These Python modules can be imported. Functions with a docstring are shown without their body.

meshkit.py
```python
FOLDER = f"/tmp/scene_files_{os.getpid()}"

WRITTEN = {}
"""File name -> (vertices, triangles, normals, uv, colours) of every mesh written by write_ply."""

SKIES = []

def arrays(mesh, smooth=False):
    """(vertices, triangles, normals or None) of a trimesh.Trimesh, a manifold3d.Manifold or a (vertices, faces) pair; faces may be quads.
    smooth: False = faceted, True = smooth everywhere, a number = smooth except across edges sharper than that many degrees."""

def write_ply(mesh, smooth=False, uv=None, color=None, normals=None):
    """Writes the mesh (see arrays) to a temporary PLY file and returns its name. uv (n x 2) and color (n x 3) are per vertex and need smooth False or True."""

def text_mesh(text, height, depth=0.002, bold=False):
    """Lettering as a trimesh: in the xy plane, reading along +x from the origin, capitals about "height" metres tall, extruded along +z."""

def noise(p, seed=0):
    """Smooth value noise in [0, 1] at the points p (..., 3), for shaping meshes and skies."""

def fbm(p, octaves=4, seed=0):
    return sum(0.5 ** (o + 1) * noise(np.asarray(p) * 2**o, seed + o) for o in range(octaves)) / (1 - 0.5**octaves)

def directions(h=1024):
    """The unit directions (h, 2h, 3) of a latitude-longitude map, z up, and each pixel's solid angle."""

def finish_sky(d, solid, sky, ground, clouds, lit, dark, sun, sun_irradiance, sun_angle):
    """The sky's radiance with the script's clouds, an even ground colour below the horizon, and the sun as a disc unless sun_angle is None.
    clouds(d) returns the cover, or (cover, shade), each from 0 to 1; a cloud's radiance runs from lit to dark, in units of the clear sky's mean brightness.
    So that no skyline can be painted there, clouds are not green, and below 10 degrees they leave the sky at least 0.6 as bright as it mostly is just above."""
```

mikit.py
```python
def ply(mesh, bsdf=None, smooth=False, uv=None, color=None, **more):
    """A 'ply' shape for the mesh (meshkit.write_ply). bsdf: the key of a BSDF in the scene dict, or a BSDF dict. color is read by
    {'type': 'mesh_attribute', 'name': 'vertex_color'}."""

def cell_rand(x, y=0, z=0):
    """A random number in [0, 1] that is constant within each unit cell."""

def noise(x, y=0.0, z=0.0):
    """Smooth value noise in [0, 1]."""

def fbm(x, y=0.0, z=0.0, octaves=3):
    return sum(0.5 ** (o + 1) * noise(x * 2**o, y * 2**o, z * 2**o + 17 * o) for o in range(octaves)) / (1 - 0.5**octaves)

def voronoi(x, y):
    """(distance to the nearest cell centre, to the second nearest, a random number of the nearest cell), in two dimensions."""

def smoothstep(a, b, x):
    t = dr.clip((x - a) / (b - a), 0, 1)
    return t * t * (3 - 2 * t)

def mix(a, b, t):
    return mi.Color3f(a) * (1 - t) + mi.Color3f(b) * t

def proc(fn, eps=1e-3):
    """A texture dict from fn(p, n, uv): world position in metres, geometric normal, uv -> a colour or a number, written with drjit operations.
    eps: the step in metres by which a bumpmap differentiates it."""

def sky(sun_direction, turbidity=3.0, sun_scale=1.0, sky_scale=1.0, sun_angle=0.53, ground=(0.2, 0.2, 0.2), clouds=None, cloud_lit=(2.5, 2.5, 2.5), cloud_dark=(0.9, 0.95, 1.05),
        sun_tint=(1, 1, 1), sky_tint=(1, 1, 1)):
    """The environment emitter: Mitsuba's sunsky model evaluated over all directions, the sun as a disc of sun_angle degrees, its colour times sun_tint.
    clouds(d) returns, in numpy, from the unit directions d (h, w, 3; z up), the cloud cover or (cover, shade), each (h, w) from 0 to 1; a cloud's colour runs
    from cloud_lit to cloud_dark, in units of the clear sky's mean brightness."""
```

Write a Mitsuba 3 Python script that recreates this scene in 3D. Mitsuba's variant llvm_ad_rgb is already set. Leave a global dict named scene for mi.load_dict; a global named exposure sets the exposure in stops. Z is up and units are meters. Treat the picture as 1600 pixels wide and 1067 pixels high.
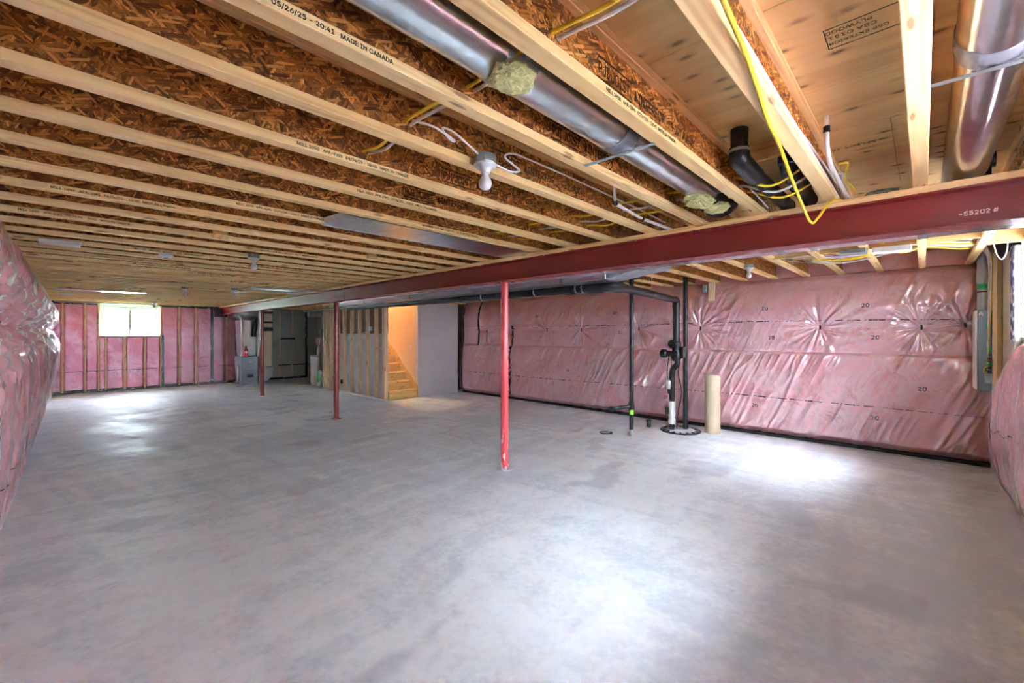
import math
import numpy as np, trimesh, mitsuba as mi, drjit as dr
import mikit, meshkit
from mikit import noise, fbm, voronoi, cell_rand, smoothstep, mix, proc
T = mi.ScalarTransform4f
scene, labels, used = {}, {}, {}
rng = np.random.default_rng(7)

# ------------------------------------------------------------------ camera, sky, lights, exposure
CAMZ = 1.525
FPX, PHI = 674.0, math.atan(643.5 / 674.0)
scene['camera'] = {'type': 'perspective', 'fov': math.degrees(2 * math.atan(800 / FPX)), 'fov_axis': 'x',
                   'principal_point_offset_y': (533.5 - 522.0) / 1067.0, 'near_clip': 0.02, 'far_clip': 200.0,
                   'to_world': T().look_at([0, 0, CAMZ], [math.cos(PHI), math.sin(PHI), CAMZ], [0, 0, 1])}
SUN = np.array([-0.36, -0.90, 1.02]) / np.linalg.norm([-0.36, -0.90, 1.02])
def overcast(d):
    """full cloud cover, brighter around the veiled sun"""
    a = np.degrees(np.arccos(np.clip(d @ SUN, -1, 1)))
    return np.ones(a.shape), 1 - np.exp(-(a / 19.0) ** 2)
scene['sky'] = mikit.sky(SUN.tolist(), turbidity=6, sun_scale=0.0, sky_scale=1.0, ground=(0.1, 0.1, 0.1), clouds=overcast,
                         cloud_lit=(4.3, 5.1, 5.7), cloud_dark=(.85, 1.03, 1.18))
scene['sky']['sampling_weight'] = 6.0
scene['sky']['scale'] = 110.0          # overcast daylight, against the exposure that the basement needs
STAIR_LAMP = (82, 62, 38)
exposure = 3.5

# ------------------------------------------------------------------ helpers
def lin(r, g, b):
    return [((c / 255) / 12.92 if c <= 10 else ((c / 255 + 0.055) / 1.055) ** 2.4) for c in (r, g, b)]
def rgb(c):
    return {'type': 'rgb', 'value': list(c)}
def mat(name, color, rough=0.6, metallic=0.0, spec=0.5, coat=0.0, coat_gloss=0.9, bump=None):
    b = {'type': 'principled', 'base_color': proc(color) if callable(color) else rgb(color), 'roughness': proc(rough) if callable(rough) else rough,
         'metallic': metallic, 'specular': spec}
    if coat:
        b['clearcoat'], b['clearcoat_gloss'] = coat, coat_gloss
    if bump:
        b = {'type': 'bumpmap', 'arbitrary': proc(bump[0]), 'scale': bump[1], 'bsdf': b}
    scene[name] = {'type': 'twosided', 'bsdf': b}
    return name
def C(c):
    return mi.Color3f(c[0], c[1], c[2])

def key(name, parent=None):
    base = (parent + '__' if parent else '') + name
    n = used.get(base, -1) + 1
    used[base] = n
    return base if n == 0 else f'{base}_{n:03d}'
def say(k, label=None, cat=None, group=None, kind=None):
    d = labels.setdefault(k, {})
    for a, v in (('label', label), ('category', cat), ('group', group), ('kind', kind)):
        if v: d[a] = v
    return k
def thing(name, label, cat, group=None):
    return say(key(name), label, cat, group)
def put(name, mesh, m, parent=None, smooth=False, at=None, label=None, kind=None):
    """one entry; mesh is a trimesh or a ready ply dict"""
    k = key(name, parent)
    d = dict(mesh) if isinstance(mesh, dict) else mikit.ply(mesh, m, smooth=smooth)
    if at is not None:
        d['to_world'] = at if not isinstance(at, (tuple, list)) else T().translate(list(at))
    scene[k] = d
    if label or kind: say(k, label, kind=kind)
    return k
def solo(name, mesh, m, label, cat, group=None, smooth=False, at=None, kind=None):
    k = put(name, mesh, m, None, smooth, at)
    return say(k, label, cat, group, kind)
def struct(name, mesh, m, smooth=False, label=None):
    k = put(name, mesh, m, None, smooth)
    return say(k, label, kind='structure')

def box(lo, hi, c=0.0):
    lo, hi = np.minimum(lo, hi).astype(float), np.maximum(lo, hi).astype(float)
    if not c:
        b = trimesh.creation.box(extents=hi - lo); b.apply_translation((lo + hi) / 2); return b
    c = min(c, 0.45 * (hi - lo).min())
    pts = []
    for sx in (0, 1):
        for sy in (0, 1):
            for sz in (0, 1):
                p = np.where([sx, sy, sz], hi, lo); s = np.where([sx, sy, sz], -1, 1) * c
                for a in range(3):
                    q = p + s; q[a] = p[a]; pts.append(q)
    return trimesh.convex.convex_hull(np.array(pts))
def cat(*ms):
    return trimesh.util.concatenate(list(ms))
def smooth_path(pts, n=6):
    p = np.asarray(pts, float)
    if len(p) < 3: return p
    q = np.vstack([2 * p[0] - p[1], p, 2 * p[-1] - p[-2]]); out = []
    for i in range(1, len(q) - 2):
        for t in np.linspace(0, 1, n, endpoint=False):
            a, b, c, d = q[i - 1], q[i], q[i + 1], q[i + 2]
            out.append(0.5 * (2 * b + (c - a) * t + (2 * a - 5 * b + 4 * c - d) * t * t + (3 * b - a - 3 * c + d) * t ** 3))
    return np.vstack([out, p[-1]])
def tube(pts, r, sides=8, curve=True, flat=1.0):
    p = smooth_path(pts) if curve else np.asarray(pts, float)
    t = np.gradient(p, axis=0) if len(p) > 2 else np.repeat([p[1] - p[0]], 2, 0)
    t /= np.linalg.norm(t, axis=1, keepdims=True) + 1e-12
    a = np.cross(t[0], [0, 0, 1.0] if abs(t[0][2]) < 0.9 else [1.0, 0, 0]); rings = []
    ang = np.arange(sides) * 2 * np.pi / sides
    rr = np.broadcast_to(r, (len(p),))
    for i in range(len(p)):
        a = a - t[i] * (a @ t[i]); a /= np.linalg.norm(a) + 1e-12
        b = np.cross(t[i], a)
        rings.append(p[i] + rr[i] * (np.cos(ang)[:, None] * a + flat * np.sin(ang)[:, None] * b))
    v = np.vstack(rings + [p[:1], p[-1:]]); f = []
    m, s = len(p), sides
    for i in range(m - 1):
        for j in range(s):
            k = (j + 1) % s
            f += [[i * s + j, i * s + k, (i + 1) * s + k], [i * s + j, (i + 1) * s + k, (i + 1) * s + j]]
    for j in range(s):
        k = (j + 1) % s
        f += [[m * s, k, j], [m * s + 1, (m - 1) * s + j, (m - 1) * s + k]]
    return trimesh.Trimesh(v, f, process=False)
def cyl(a, b, r, sides=24):
    return tube([a, b], r, sides, False)
def bent(pts, r, sides=16, rad=0.06):
    """rigid pipe: straight runs with round elbows"""
    p = [np.array(q, float) for q in pts]; out = [p[0]]
    for i in range(1, len(p) - 1):
        a, b = p[i - 1] - p[i], p[i + 1] - p[i]
        d = min(rad, 0.45 * np.linalg.norm(a), 0.45 * np.linalg.norm(b))
        u, w = p[i] + a / np.linalg.norm(a) * d, p[i] + b / np.linalg.norm(b) * d
        for s in np.linspace(0, 1, 7):
            out.append((1 - s) ** 2 * u + 2 * s * (1 - s) * p[i] + s * s * w)
    out.append(p[-1])
    return tube(out, r, sides, False)
def lathe(profile, n=24, axis='z'):
    m = trimesh.creation.revolve(np.array(profile, float), sections=n)
    if axis == 'x': m.apply_transform(trimesh.transformations.rotation_matrix(math.pi / 2, [0, 1, 0]))
    if axis == 'y': m.apply_transform(trimesh.transformations.rotation_matrix(-math.pi / 2, [1, 0, 0]))
    return m
def moved(m, d):
    m = m.copy(); m.apply_translation(d); return m
def grid_mesh(P, flip=False):
    """P (n, m, 3) -> open grid mesh"""
    n, m = P.shape[:2]
    i, j = np.meshgrid(np.arange(n - 1), np.arange(m - 1), indexing='ij')
    q = np.stack([i * m + j, (i + 1) * m + j, (i + 1) * m + j + 1, i * m + j + 1], -1).reshape(-1, 4)
    f = np.vstack([q[:, [0, 1, 2]], q[:, [0, 2, 3]]])
    if flip: f = f[:, ::-1]
    return trimesh.Trimesh(P.reshape(-1, 3), f, process=False)
TXT = {}
def text(s, h, bold=False):
    if (s, h, bold) not in TXT:
        TXT[(s, h, bold)] = meshkit.text_mesh(s, h, 0.0006, bold)
    return TXT[(s, h, bold)].copy()
def text_frame(m, o, ex, ey):
    """place lettering: origin o, reading along ex, up along ey"""
    ex, ey = np.array(ex, float), np.array(ey, float); ez = np.cross(ex, ey)
    M = np.eye(4); M[:3, 0], M[:3, 1], M[:3, 2], M[:3, 3] = ex, ey, ez, o
    m = m.copy(); m.apply_transform(M); return m

# ------------------------------------------------------------------ materials
PITCH = 0.4064
def wood_along(ax, base, dark, pale, knots=True, key_axis=None):
    cb, cd, cp = C(lin(*base)), C(lin(*dark)), C(lin(*pale))
    def fn(p, n, uv):
        q = [p.x, p.y, p.z]
        a = q[ax]; b, c = [q[i] for i in range(3) if i != ax]
        idn = cell_rand(dr.floor((q[key_axis] + 0.19) / PITCH), 3, 5) if key_axis is not None else noise(b * 1.3, c * 1.3)
        w = noise(a * 0.9 + idn * 31, b * 9, c * 9)
        g = noise(a * 1.6 + idn * 17, b * 70 + 6 * w, c * 70 + 6 * w)
        g2 = noise(a * 5, b * 260, c * 260)
        col = mix(cp, cb, smoothstep(0.2, 0.8, 0.55 * g + 0.45 * w))
        col = mix(col, cd, 0.30 * smoothstep(0.62, 0.95, g) + 0.10 * g2)
        if knots:
            f1, f2, r = voronoi(a * 2.3 + idn * 9, (b + c) * 11)
            k = smoothstep(0.13, 0.05, f1) * smoothstep(0.55, 0.6, r)
            col = mix(col, C(lin(120, 72, 35)), 0.75 * k)
        return col * (0.86 + 0.24 * idn)
    return fn
mat('wood_flange', wood_along(0, (222, 184, 124), (176, 122, 64), (234, 206, 152), True, 1), 0.62, spec=0.3)
mat('wood_upright', wood_along(2, (226, 198, 160), (184, 144, 104), (238, 218, 184)), 0.65, spec=0.3)
mat('wood_cross', wood_along(1, (214, 172, 112), (160, 106, 56), (230, 196, 140)), 0.65, spec=0.3)
mat('stair_wood', wood_along(0, (208, 166, 98), (140, 90, 44), (224, 188, 124)), 0.55, spec=0.3)

OSBC = [C(lin(*c)) for c in ((40, 20, 7), (94, 54, 18), (146, 90, 34), (196, 146, 80))]
OSBL = [(0.35, .075, .013), (-0.75, .06, .011), (1.2, .05, .010), (-0.2, .09, .015), (0.85, .07, .012), (-1.35, .055, .012), (0.1, .08, .014), (-0.5, .065, .016), (1.5, .05, .013), (0.6, .085, .012)]
def osb(p, n, uv):
    x, z = p.x, p.z
    s = dr.floor((p.y + 0.19) / PITCH) * 7.31
    wx = 0.012 * (noise(x * 14, z * 14, s) - 0.5)
    wz = 0.012 * (noise(x * 14, z * 14, s + 9) - 0.5)
    tone, done = 0.30 + 0.25 * noise(x * 60, z * 60, 3), mi.Float(0)
    for L, (ang, ln, wd) in enumerate(OSBL):
        u = ((x + wx) * math.cos(ang) + (z + wz) * math.sin(ang)) / ln + s + L * 13.7
        v = ((z + wz) * math.cos(ang) - (x + wx) * math.sin(ang)) / wd + s * 1.7 + L * 5.3
        row = dr.floor(v)
        u = u + 7 * cell_rand(row, L, 3)
        col = dr.floor(u)
        r = cell_rand(col, row, L)
        fu, fv = u - col, v - row
        half = 0.5 * smoothstep(0.0, 0.22, fu) * smoothstep(1.0, 0.80, fu) * (0.6 + 0.4 * cell_rand(col, row, L + 20))
        take = (r > 0.58) & (done < 0.5) & (dr.abs(fv - 0.5) < half)
        t2 = cell_rand(col + 91, row, L) + 0.22 * (noise(u * 2, v * 5, L) - 0.5)
        t2 = t2 - 0.35 * smoothstep(half - 0.10, half, dr.abs(fv - 0.5))
        tone = dr.select(take, t2, tone)
        done = dr.select(take, 1.0, done)
    c = mix(OSBC[0], OSBC[1], smoothstep(-0.1, 0.25, tone))
    c = mix(c, OSBC[2], smoothstep(0.2, 0.65, tone))
    return mix(c, OSBC[3], smoothstep(0.6, 1.05, tone))
mat('osb', osb, 0.6, spec=0.3)

def plywood(p, n, uv):
    x, y = p.x, p.y
    w = noise(y * 0.7, x * 5, 3)
    g = noise(y * 2.2, x * 46 + 9 * w, 1)
    wave = noise(y * 1.1 + 3, x * 9 + 4 * noise(y * .6, x * 3))
    c = mix(C(lin(220, 192, 134)), C(lin(204, 172, 114)), smoothstep(0.2, 0.9, 0.35 * g + 0.65 * wave))
    f1, f2, r = voronoi(y * 4.2, x * 9)
    c = mix(c, C(lin(150, 104, 62)), 0.35 * smoothstep(0.24, 0.10, f1) * smoothstep(0.45, 0.5, r))
    c = mix(c, C(lin(104, 66, 36)), 0.75 * smoothstep(0.13, 0.05, f1) * smoothstep(0.45, 0.5, r))
    crack = smoothstep(0.03, 0.0, dr.abs(noise(y * 0.9, x * 14, 7) - 0.5)) * smoothstep(0.62, 0.75, noise(y * 1.4, x * 4, 11))
    return mix(c, C(lin(110, 74, 44)), 0.6 * crack)
mat('plywood', plywood, 0.65, spec=0.3)

def concrete(p, n, uv):
    x, y = p.x, p.y
    w = fbm(x * 0.9, y * 0.9, 2, 3)
    a = fbm(x * 0.55 + 1.2 * w, y * 0.55 - 1.1 * w, 5, 4)
    sw = noise(x * 2.2 + 5 * w, y * 12 + 6 * w, 1)
    sw2 = noise(x * 10 - 4 * w, y * 2.6 + 5 * w, 4)
    fine = fbm(x * 34, y * 34, 0, 3)
    t = 0.50 * a + 0.14 * sw + 0.14 * sw2 + 0.22 * fine
    c = mix(C(lin(184, 194, 205)), C(lin(213, 221, 227)), smoothstep(0.30, 0.68, t))
    f1, f2, r = voronoi(x * 0.8 + w, y * 1.6 + 2 * w)
    blot = smoothstep(0.34, 0.1, f1 + 0.5 * (fbm(x * 5, y * 5, 3, 3) - 0.5)) * smoothstep(0.62, 0.72, r)
    return mix(c, C(lin(146, 152, 166)), 0.38 * blot)
mat('concrete', concrete, lambda p, n, uv: 0.42 + 0.3 * fbm(p.x * 3, p.y * 3, 1, 3), spec=0.4)

def pink_fibre(deep, mid, light, sc=1.0):
    cd, cm, cl = C(lin(*deep)), C(lin(*mid)), C(lin(*light))
    def fn(p, n, uv):
        a, b = (p.x + p.y) * sc, p.z * sc
        w = fbm(a * 2.6, b * 2.6, 1, 3)
        s = fbm(a * 7 + 7 * w, b * 7 - 6 * w, 4, 4)
        s2 = noise(a * 40 + 10 * w, b * 26 - 12 * w, 2)
        big = fbm(a * 1.3, b * 1.7, 9, 3)
        c = mix(cm, cl, smoothstep(0.34, 0.72, 0.55 * big + 0.45 * s))
        c = mix(c, cd, 0.75 * smoothstep(0.40, 0.80, 0.55 * s + 0.25 * s2 + 0.2 * w) * smoothstep(0.32, 0.66, big))
        return c * (0.92 + 0.16 * s2)
    return fn
PINK = pink_fibre((206, 116, 126), (228, 168, 178), (238, 204, 210))
mat('pink_poly', PINK, 0.22, spec=0.75, coat=1.0, coat_gloss=0.94)
mat('pink_batt', pink_fibre((172, 66, 100), (212, 128, 158), (232, 192, 214), 1.0), 0.45, spec=0.4, coat=0.25, coat_gloss=0.8)
mat('pink_matte', PINK, 0.7, spec=0.2)
scene['poly_film'] = {'type': 'thindielectric', 'int_ior': 2.1}

def red_paint(p, n, uv):
    t = fbm(p.x * 9, p.y * 3, p.z * 9, 3)
    return mix(C(lin(88, 18, 13)), C(lin(104, 24, 18)), t)
mat('red_steel', red_paint, 0.36, spec=0.5)
def red_post(p, n, uv):
    t = fbm(p.x * 20, p.y * 20, p.z * 5, 3)
    c = mix(C(lin(150, 34, 38)), C(lin(174, 52, 54)), t)
    worn = smoothstep(0.52, 0.58, fbm(p.x * 30 + 3, p.y * 30, p.z * 6, 4)) * dr.select(p.y < 4, smoothstep(0.75, 0.45, p.z + 0.5 * noise(p.x * 40, p.y * 40)), smoothstep(0.16, 0.05, p.z))
    return mix(c, C(lin(200, 196, 196)), worn)
mat('red_post', red_post, 0.38, spec=0.5)
mat('galvanised', lambda p, n, uv: mix(C(lin(200, 203, 208)), C(lin(222, 224, 228)), noise(p.x * 30, p.y * 30, p.z * 30)), 0.20, metallic=1.0)
mat('dull_steel', lambda p, n, uv: mix(C(lin(120, 130, 134)), C(lin(156, 164, 166)), noise(p.x * 40, p.y * 40, p.z * 40)), 0.38, metallic=0.85)
mat('duct_tape', lin(98, 102, 108), 0.36, spec=0.6, metallic=0.3)
mat('black_plastic', lin(12, 12, 13), 0.42, spec=0.25)
mat('black_tape', lambda p, n, uv: mix(C(lin(20, 22, 30)), C(lin(210, 212, 218)), smoothstep(0.84, 0.90, noise((p.x + p.y) * 26, p.z * 26, 2))), 0.35, spec=0.5)
mat('blue_tape', lambda p, n, uv: mix(C(lin(34, 48, 92)), C(lin(225, 230, 240)), smoothstep(0.66, 0.74, noise((p.x + p.y) * 34, p.z * 30, 2))), 0.35, spec=0.5)
mat('white_plastic', lin(226, 226, 226), 0.35, spec=0.5)
mat('porcelain', lin(224, 222, 228), 0.2, spec=0.5)
mat('bulb_glass', lin(226, 222, 230), 0.3, spec=0.5)
mat('cable_white', lin(222, 218, 222), 0.45, spec=0.4)
mat('cable_yellow', lin(226, 192, 40), 0.45, spec=0.4)
mat('mineral_wool', lambda p, n, uv: mix(C(lin(120, 122, 76)), C(lin(196, 194, 140)), fbm(p.x * 60, p.y * 60, p.z * 60, 3)), 0.95, spec=0.1)
mat('drywall', lambda p, n, uv: mix(C(lin(204, 206, 214)), C(lin(218, 219, 224)), fbm(p.x * 2, p.y * 2, p.z * 3, 3)), 0.7, spec=0.2)
mat('stair_wall', lin(226, 206, 180), 0.7, spec=0.2)
mat('grey_poly', lambda p, n, uv: mix(C(lin(160, 176, 174)), C(lin(200, 210, 208)), fbm((p.x + p.y) * 2.5, p.z * 2.5, 4, 3)), 0.3, spec=0.5, coat=0.5)
mat('foundation', lin(150, 150, 152), 0.8, spec=0.2)
mat('dark_paper', lin(112, 92, 78), 0.8, spec=0.1)
mat('cardboard', lambda p, n, uv: mix(C(lin(180, 158, 130)), C(lin(194, 174, 148)), fbm(p.x * 9, p.y * 9, p.z * 2, 3)), 0.6, spec=0.3)
mat('furnace_grey', lin(92, 96, 102), 0.4, spec=0.5, metallic=0.2)
mat('panel_grey', lin(84, 92, 96), 0.4, spec=0.5)
mat('pipe_grey', lin(150, 152, 154), 0.45, spec=0.4)
mat('green_print', lin(20, 140, 66), 0.5, spec=0.3)
mat('lime', lin(140, 214, 50), 0.5, spec=0.3)
mat('extinguisher_red', lin(196, 24, 34), 0.3, spec=0.5)
mat('print_black', lin(26, 26, 30), 0.7, spec=0.1)
mat('print_brown', lin(34, 20, 12), 0.7, spec=0.1)
mat('print_grey', lin(92, 62, 82), 0.6, spec=0.2)
mat('chalk', lin(220, 210, 214), 0.8, spec=0.1)
mat('siding', lin(232, 236, 238), 0.6, spec=0.2)
mat('leaf', lambda p, n, uv: mix(C(lin(96, 160, 112)), C(lin(150, 200, 160)), noise(p.x * 9, p.y * 9, p.z * 9)), 0.6, spec=0.2)
mat('lawn', lin(96, 116, 72), 0.9, spec=0.1)
mat('tank_white', lin(206, 204, 198), 0.4, spec=0.4)
mat('cream_vinyl', lin(224, 214, 188), 0.5, spec=0.3)
scene['pane_glass'] = {'type': 'thindielectric', 'int_ior': 1.5}
scene['clear_poly'] = {'type': 'twosided', 'bsdf': {'type': 'principled', 'base_color': rgb(lin(214, 218, 222)), 'roughness': 0.18, 'specular': 0.8, 'clearcoat': 1.0, 'clearcoat_gloss': 0.95}}

# ------------------------------------------------------------------ room shell
ZJ, ZS = 2.357, 2.60            # underside of the joists, underside of the subfloor
XL, XR, YN, YF = -0.62, 7.72, -0.90, 15.86
struct('floor', box((XL - .3, YN - .3, -0.15), (XR + .3, YF + .3, 0)), 'concrete')
def holed(lo, hi, axis, holes):
    """wall slab with rectangular holes (a0, a1, z0, z1) along its length"""
    ax = 0 if axis == 'x' else 1
    a0, a1 = lo[ax], hi[ax]
    cuts = sorted(holes); out, cur = [], a0
    def piece(s0, s1, z0, z1):
        l, h = list(lo), list(hi); l[ax], h[ax], l[2], h[2] = s0, s1, z0, z1
        out.append(box(l, h))
    for (s0, s1, z0, z1) in cuts:
        piece(cur, s0, lo[2], hi[2]); piece(s0, s1, lo[2], z0); piece(s0, s1, z1, hi[2]); cur = s1
    piece(cur, a1, lo[2], hi[2])
    return cat(*out)
WIN_FAR = (0.71, 1.97, 1.49, 2.31)
WIN_CORNER = (4.65, 6.0, 1.50, 2.36)
WIN_NEAR = (0.90, 2.50, 1.42, 2.23)
wall_far = struct('wall_far', holed((XL - .3, YF, -.1), (XR + .3, YF + .22, 2.85), 'x', [WIN_FAR]), 'foundation')
struct('wall_left', box((XL - .25, YN - .3, -.1), (XL, YF, 2.85)), 'foundation')
struct('wall_right', box((XR, YN - .3, -.1), (XR + .25, YF, 2.85)), 'foundation')
wall_near = struct('wall_near', holed((XL, YN - .25, -.1), (XR, YN, 2.85), 'x', [WIN_NEAR, WIN_CORNER]), 'foundation')

# ceiling: plywood sheets on top of the joists, open over the stair
OPEN = (5.14, 5.98, 8.95, 12.14)
ceiling = 'ceiling'; used['ceiling'] = 0; say(ceiling, kind='structure')
def rect_minus(x0, x1, y0, y1, o):
    ox0, ox1, oy0, oy1 = o
    if x1 <= ox0 or x0 >= ox1 or y1 <= oy0 or y0 >= oy1: return [(x0, x1, y0, y1)]
    out = []
    if x0 < ox0: out.append((x0, ox0, y0, y1))
    if x1 > ox1: out.append((ox1, x1, y0, y1))
    m0, m1 = max(x0, ox0), min(x1, ox1)
    if y0 < oy0: out.append((m0, m1, y0, oy0))
    if y1 > oy1: out.append((m0, m1, oy1, y1))
    return out
row = 0
x = XL - .2
while x < XR + .2:
    y = YN - .2 - (1.22 if row % 2 else 0)
    while y < YF + .2:
        rs = rect_minus(x + .0015, x + 1.2185, max(y, YN - .2) + .0015, min(y + 2.4385, YF + .2), OPEN)
        ms = [box((a, c, ZS), (b, d, ZS + .018)) for a, b, c, d in rs if d - c > .05 and b - a > .05]
        if ms: put('plywood_sheet', cat(*ms), 'plywood', ceiling)
        y += 2.44
    x += 1.22; row += 1
scene[ceiling] = mikit.ply(cat(*[box((a, c, ZS + .02), (b, d, ZS + .12)) for a, b, c, d in rect_minus(XL - .3, XR + .3, YN - .3, YF + .3, OPEN)]), 'plywood')
# stamps on the near sheets (they read from the other side)
for s, o, h in (('CSP EXTERIOR', (1.963, 0.085), .017), ('CSA O151', (1.925, 0.115), .020), ('PLYWOOD', (1.888, 0.125), .019), ('SELECT 2008', (3.11, 0.19), .028)):
    put('grade_stamp', text_frame(text(s, h), (o[0], o[1], ZS - .0008), (0, 1, 0), (1, 0, 0)), 'print_brown', ceiling)
put('grade_stamp', cat(box((1.87, .05, ZS - .001), (1.873, .26, ZS)), box((2.005, .05, ZS - .001), (2.008, .26, ZS)), box((1.87, .257, ZS - .001), (2.008, .26, ZS))), 'print_brown', ceiling)

# ------------------------------------------------------------------ joists
ORD = ['', 'first', 'second', 'third', 'fourth', 'fifth', 'sixth', 'seventh', 'eighth', 'ninth', 'tenth', 'eleventh', 'twelfth', 'thirteenth', 'fourteenth', 'fifteenth',
       'sixteenth', 'seventeenth', 'eighteenth', 'nineteenth', 'twentieth', 'twenty-first', 'twenty-second', 'twenty-third', 'twenty-fourth']
def joist_y(k): return PITCH * k + 0.015
FW, FH, WEB = 0.064, 0.038, 0.0095
def joist_meshes(x0, x1):
    return (mikit.ply(box((x0, -FW / 2, ZJ), (x1, FW / 2, ZJ + FH), .003), 'wood_flange'),
            mikit.ply(box((x0, -WEB / 2, ZJ + FH - .005), (x1, WEB / 2, ZS - FH + .005)), 'osb'),
            mikit.ply(box((x0, -FW / 2, ZS - FH), (x1, FW / 2, ZS - .0005), .003), 'wood_flange'))
LONG, CUT = joist_meshes(XL + .01, XR - .01), joist_meshes(XL + .01, OPEN[0] - .04)
MILL = {}
for s in ('A', 'B'):
    t = 'MILL 1050   APA-EWS   05/26/25 - 20:4%s   MADE IN CANADA' % ('0' if s == 'A' else '1')
    m = text(t, .0135, True)
    m.apply_scale([0.575 / m.bounds[1][0], 1, 1])
    MILL[s] = mikit.ply(text_frame(m, (0, 0, 0), (1, 0, 0), (0, 0, 1)), 'print_black')
big1 = text('05/26/25 - 20:41', .017, True); big2 = text('MADE IN CANADA', .015, True)
web_mesh = {}
for s, x0, x1, h in (('PJI JOIST', 0, .22, .042), ('INTERFOR', .29, .53, .042), ('9-1/2"', .60, .70, .04), ('PJI40', .73, .86, .04)):
    m = text(s, h, True); m.apply_translation([-m.bounds[0][0], 0, 0]); m.apply_scale([(x1 - x0) / m.bounds[1][0], 1, 1]); m.apply_translation([x0, 0, 0]); web_mesh[s] = [m]
fr = [((-.015, -.02), (.235, -.014)), ((-.015, .056), (.235, .062))]
web_mesh['PJI JOIST'] += [box((a[0], a[1], 0), (b[0], b[1], .0006)) for a, b in fr]
web_mesh['INTERFOR'].append(trimesh.Trimesh([[.255, 0, 0], [.283, 0, 0], [.269, .046, 0], [.255, 0, .0006], [.283, 0, .0006], [.269, .046, .0006]], [[0, 2, 1], [3, 4, 5], [0, 1, 4], [0, 4, 3], [1, 2, 5], [1, 5, 4], [2, 0, 3], [2, 3, 5]]))
WEBP = {n: mikit.ply(text_frame(cat(*v), (0, 0, 0), (1, 0, 0), (0, 0, 1)), 'print_brown') for n, v in (('logo_print', web_mesh['PJI JOIST']), ('maker_print', web_mesh['INTERFOR']), ('size_print', web_mesh['9-1/2"']), ('series_print', web_mesh['PJI40']))}
KMAX = 38
mill_at = {2: 1.305, 3: .145, 5: .724, 6: 1.21, 7: 1.95, 8: .79, 9: -.04, 11: -.2, 12: 1.4, 14: .5, 15: 1.7, 17: .6, 18: 1.2, 20: 1.9, 22: .9, 24: 1.5}
joists = {}
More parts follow.
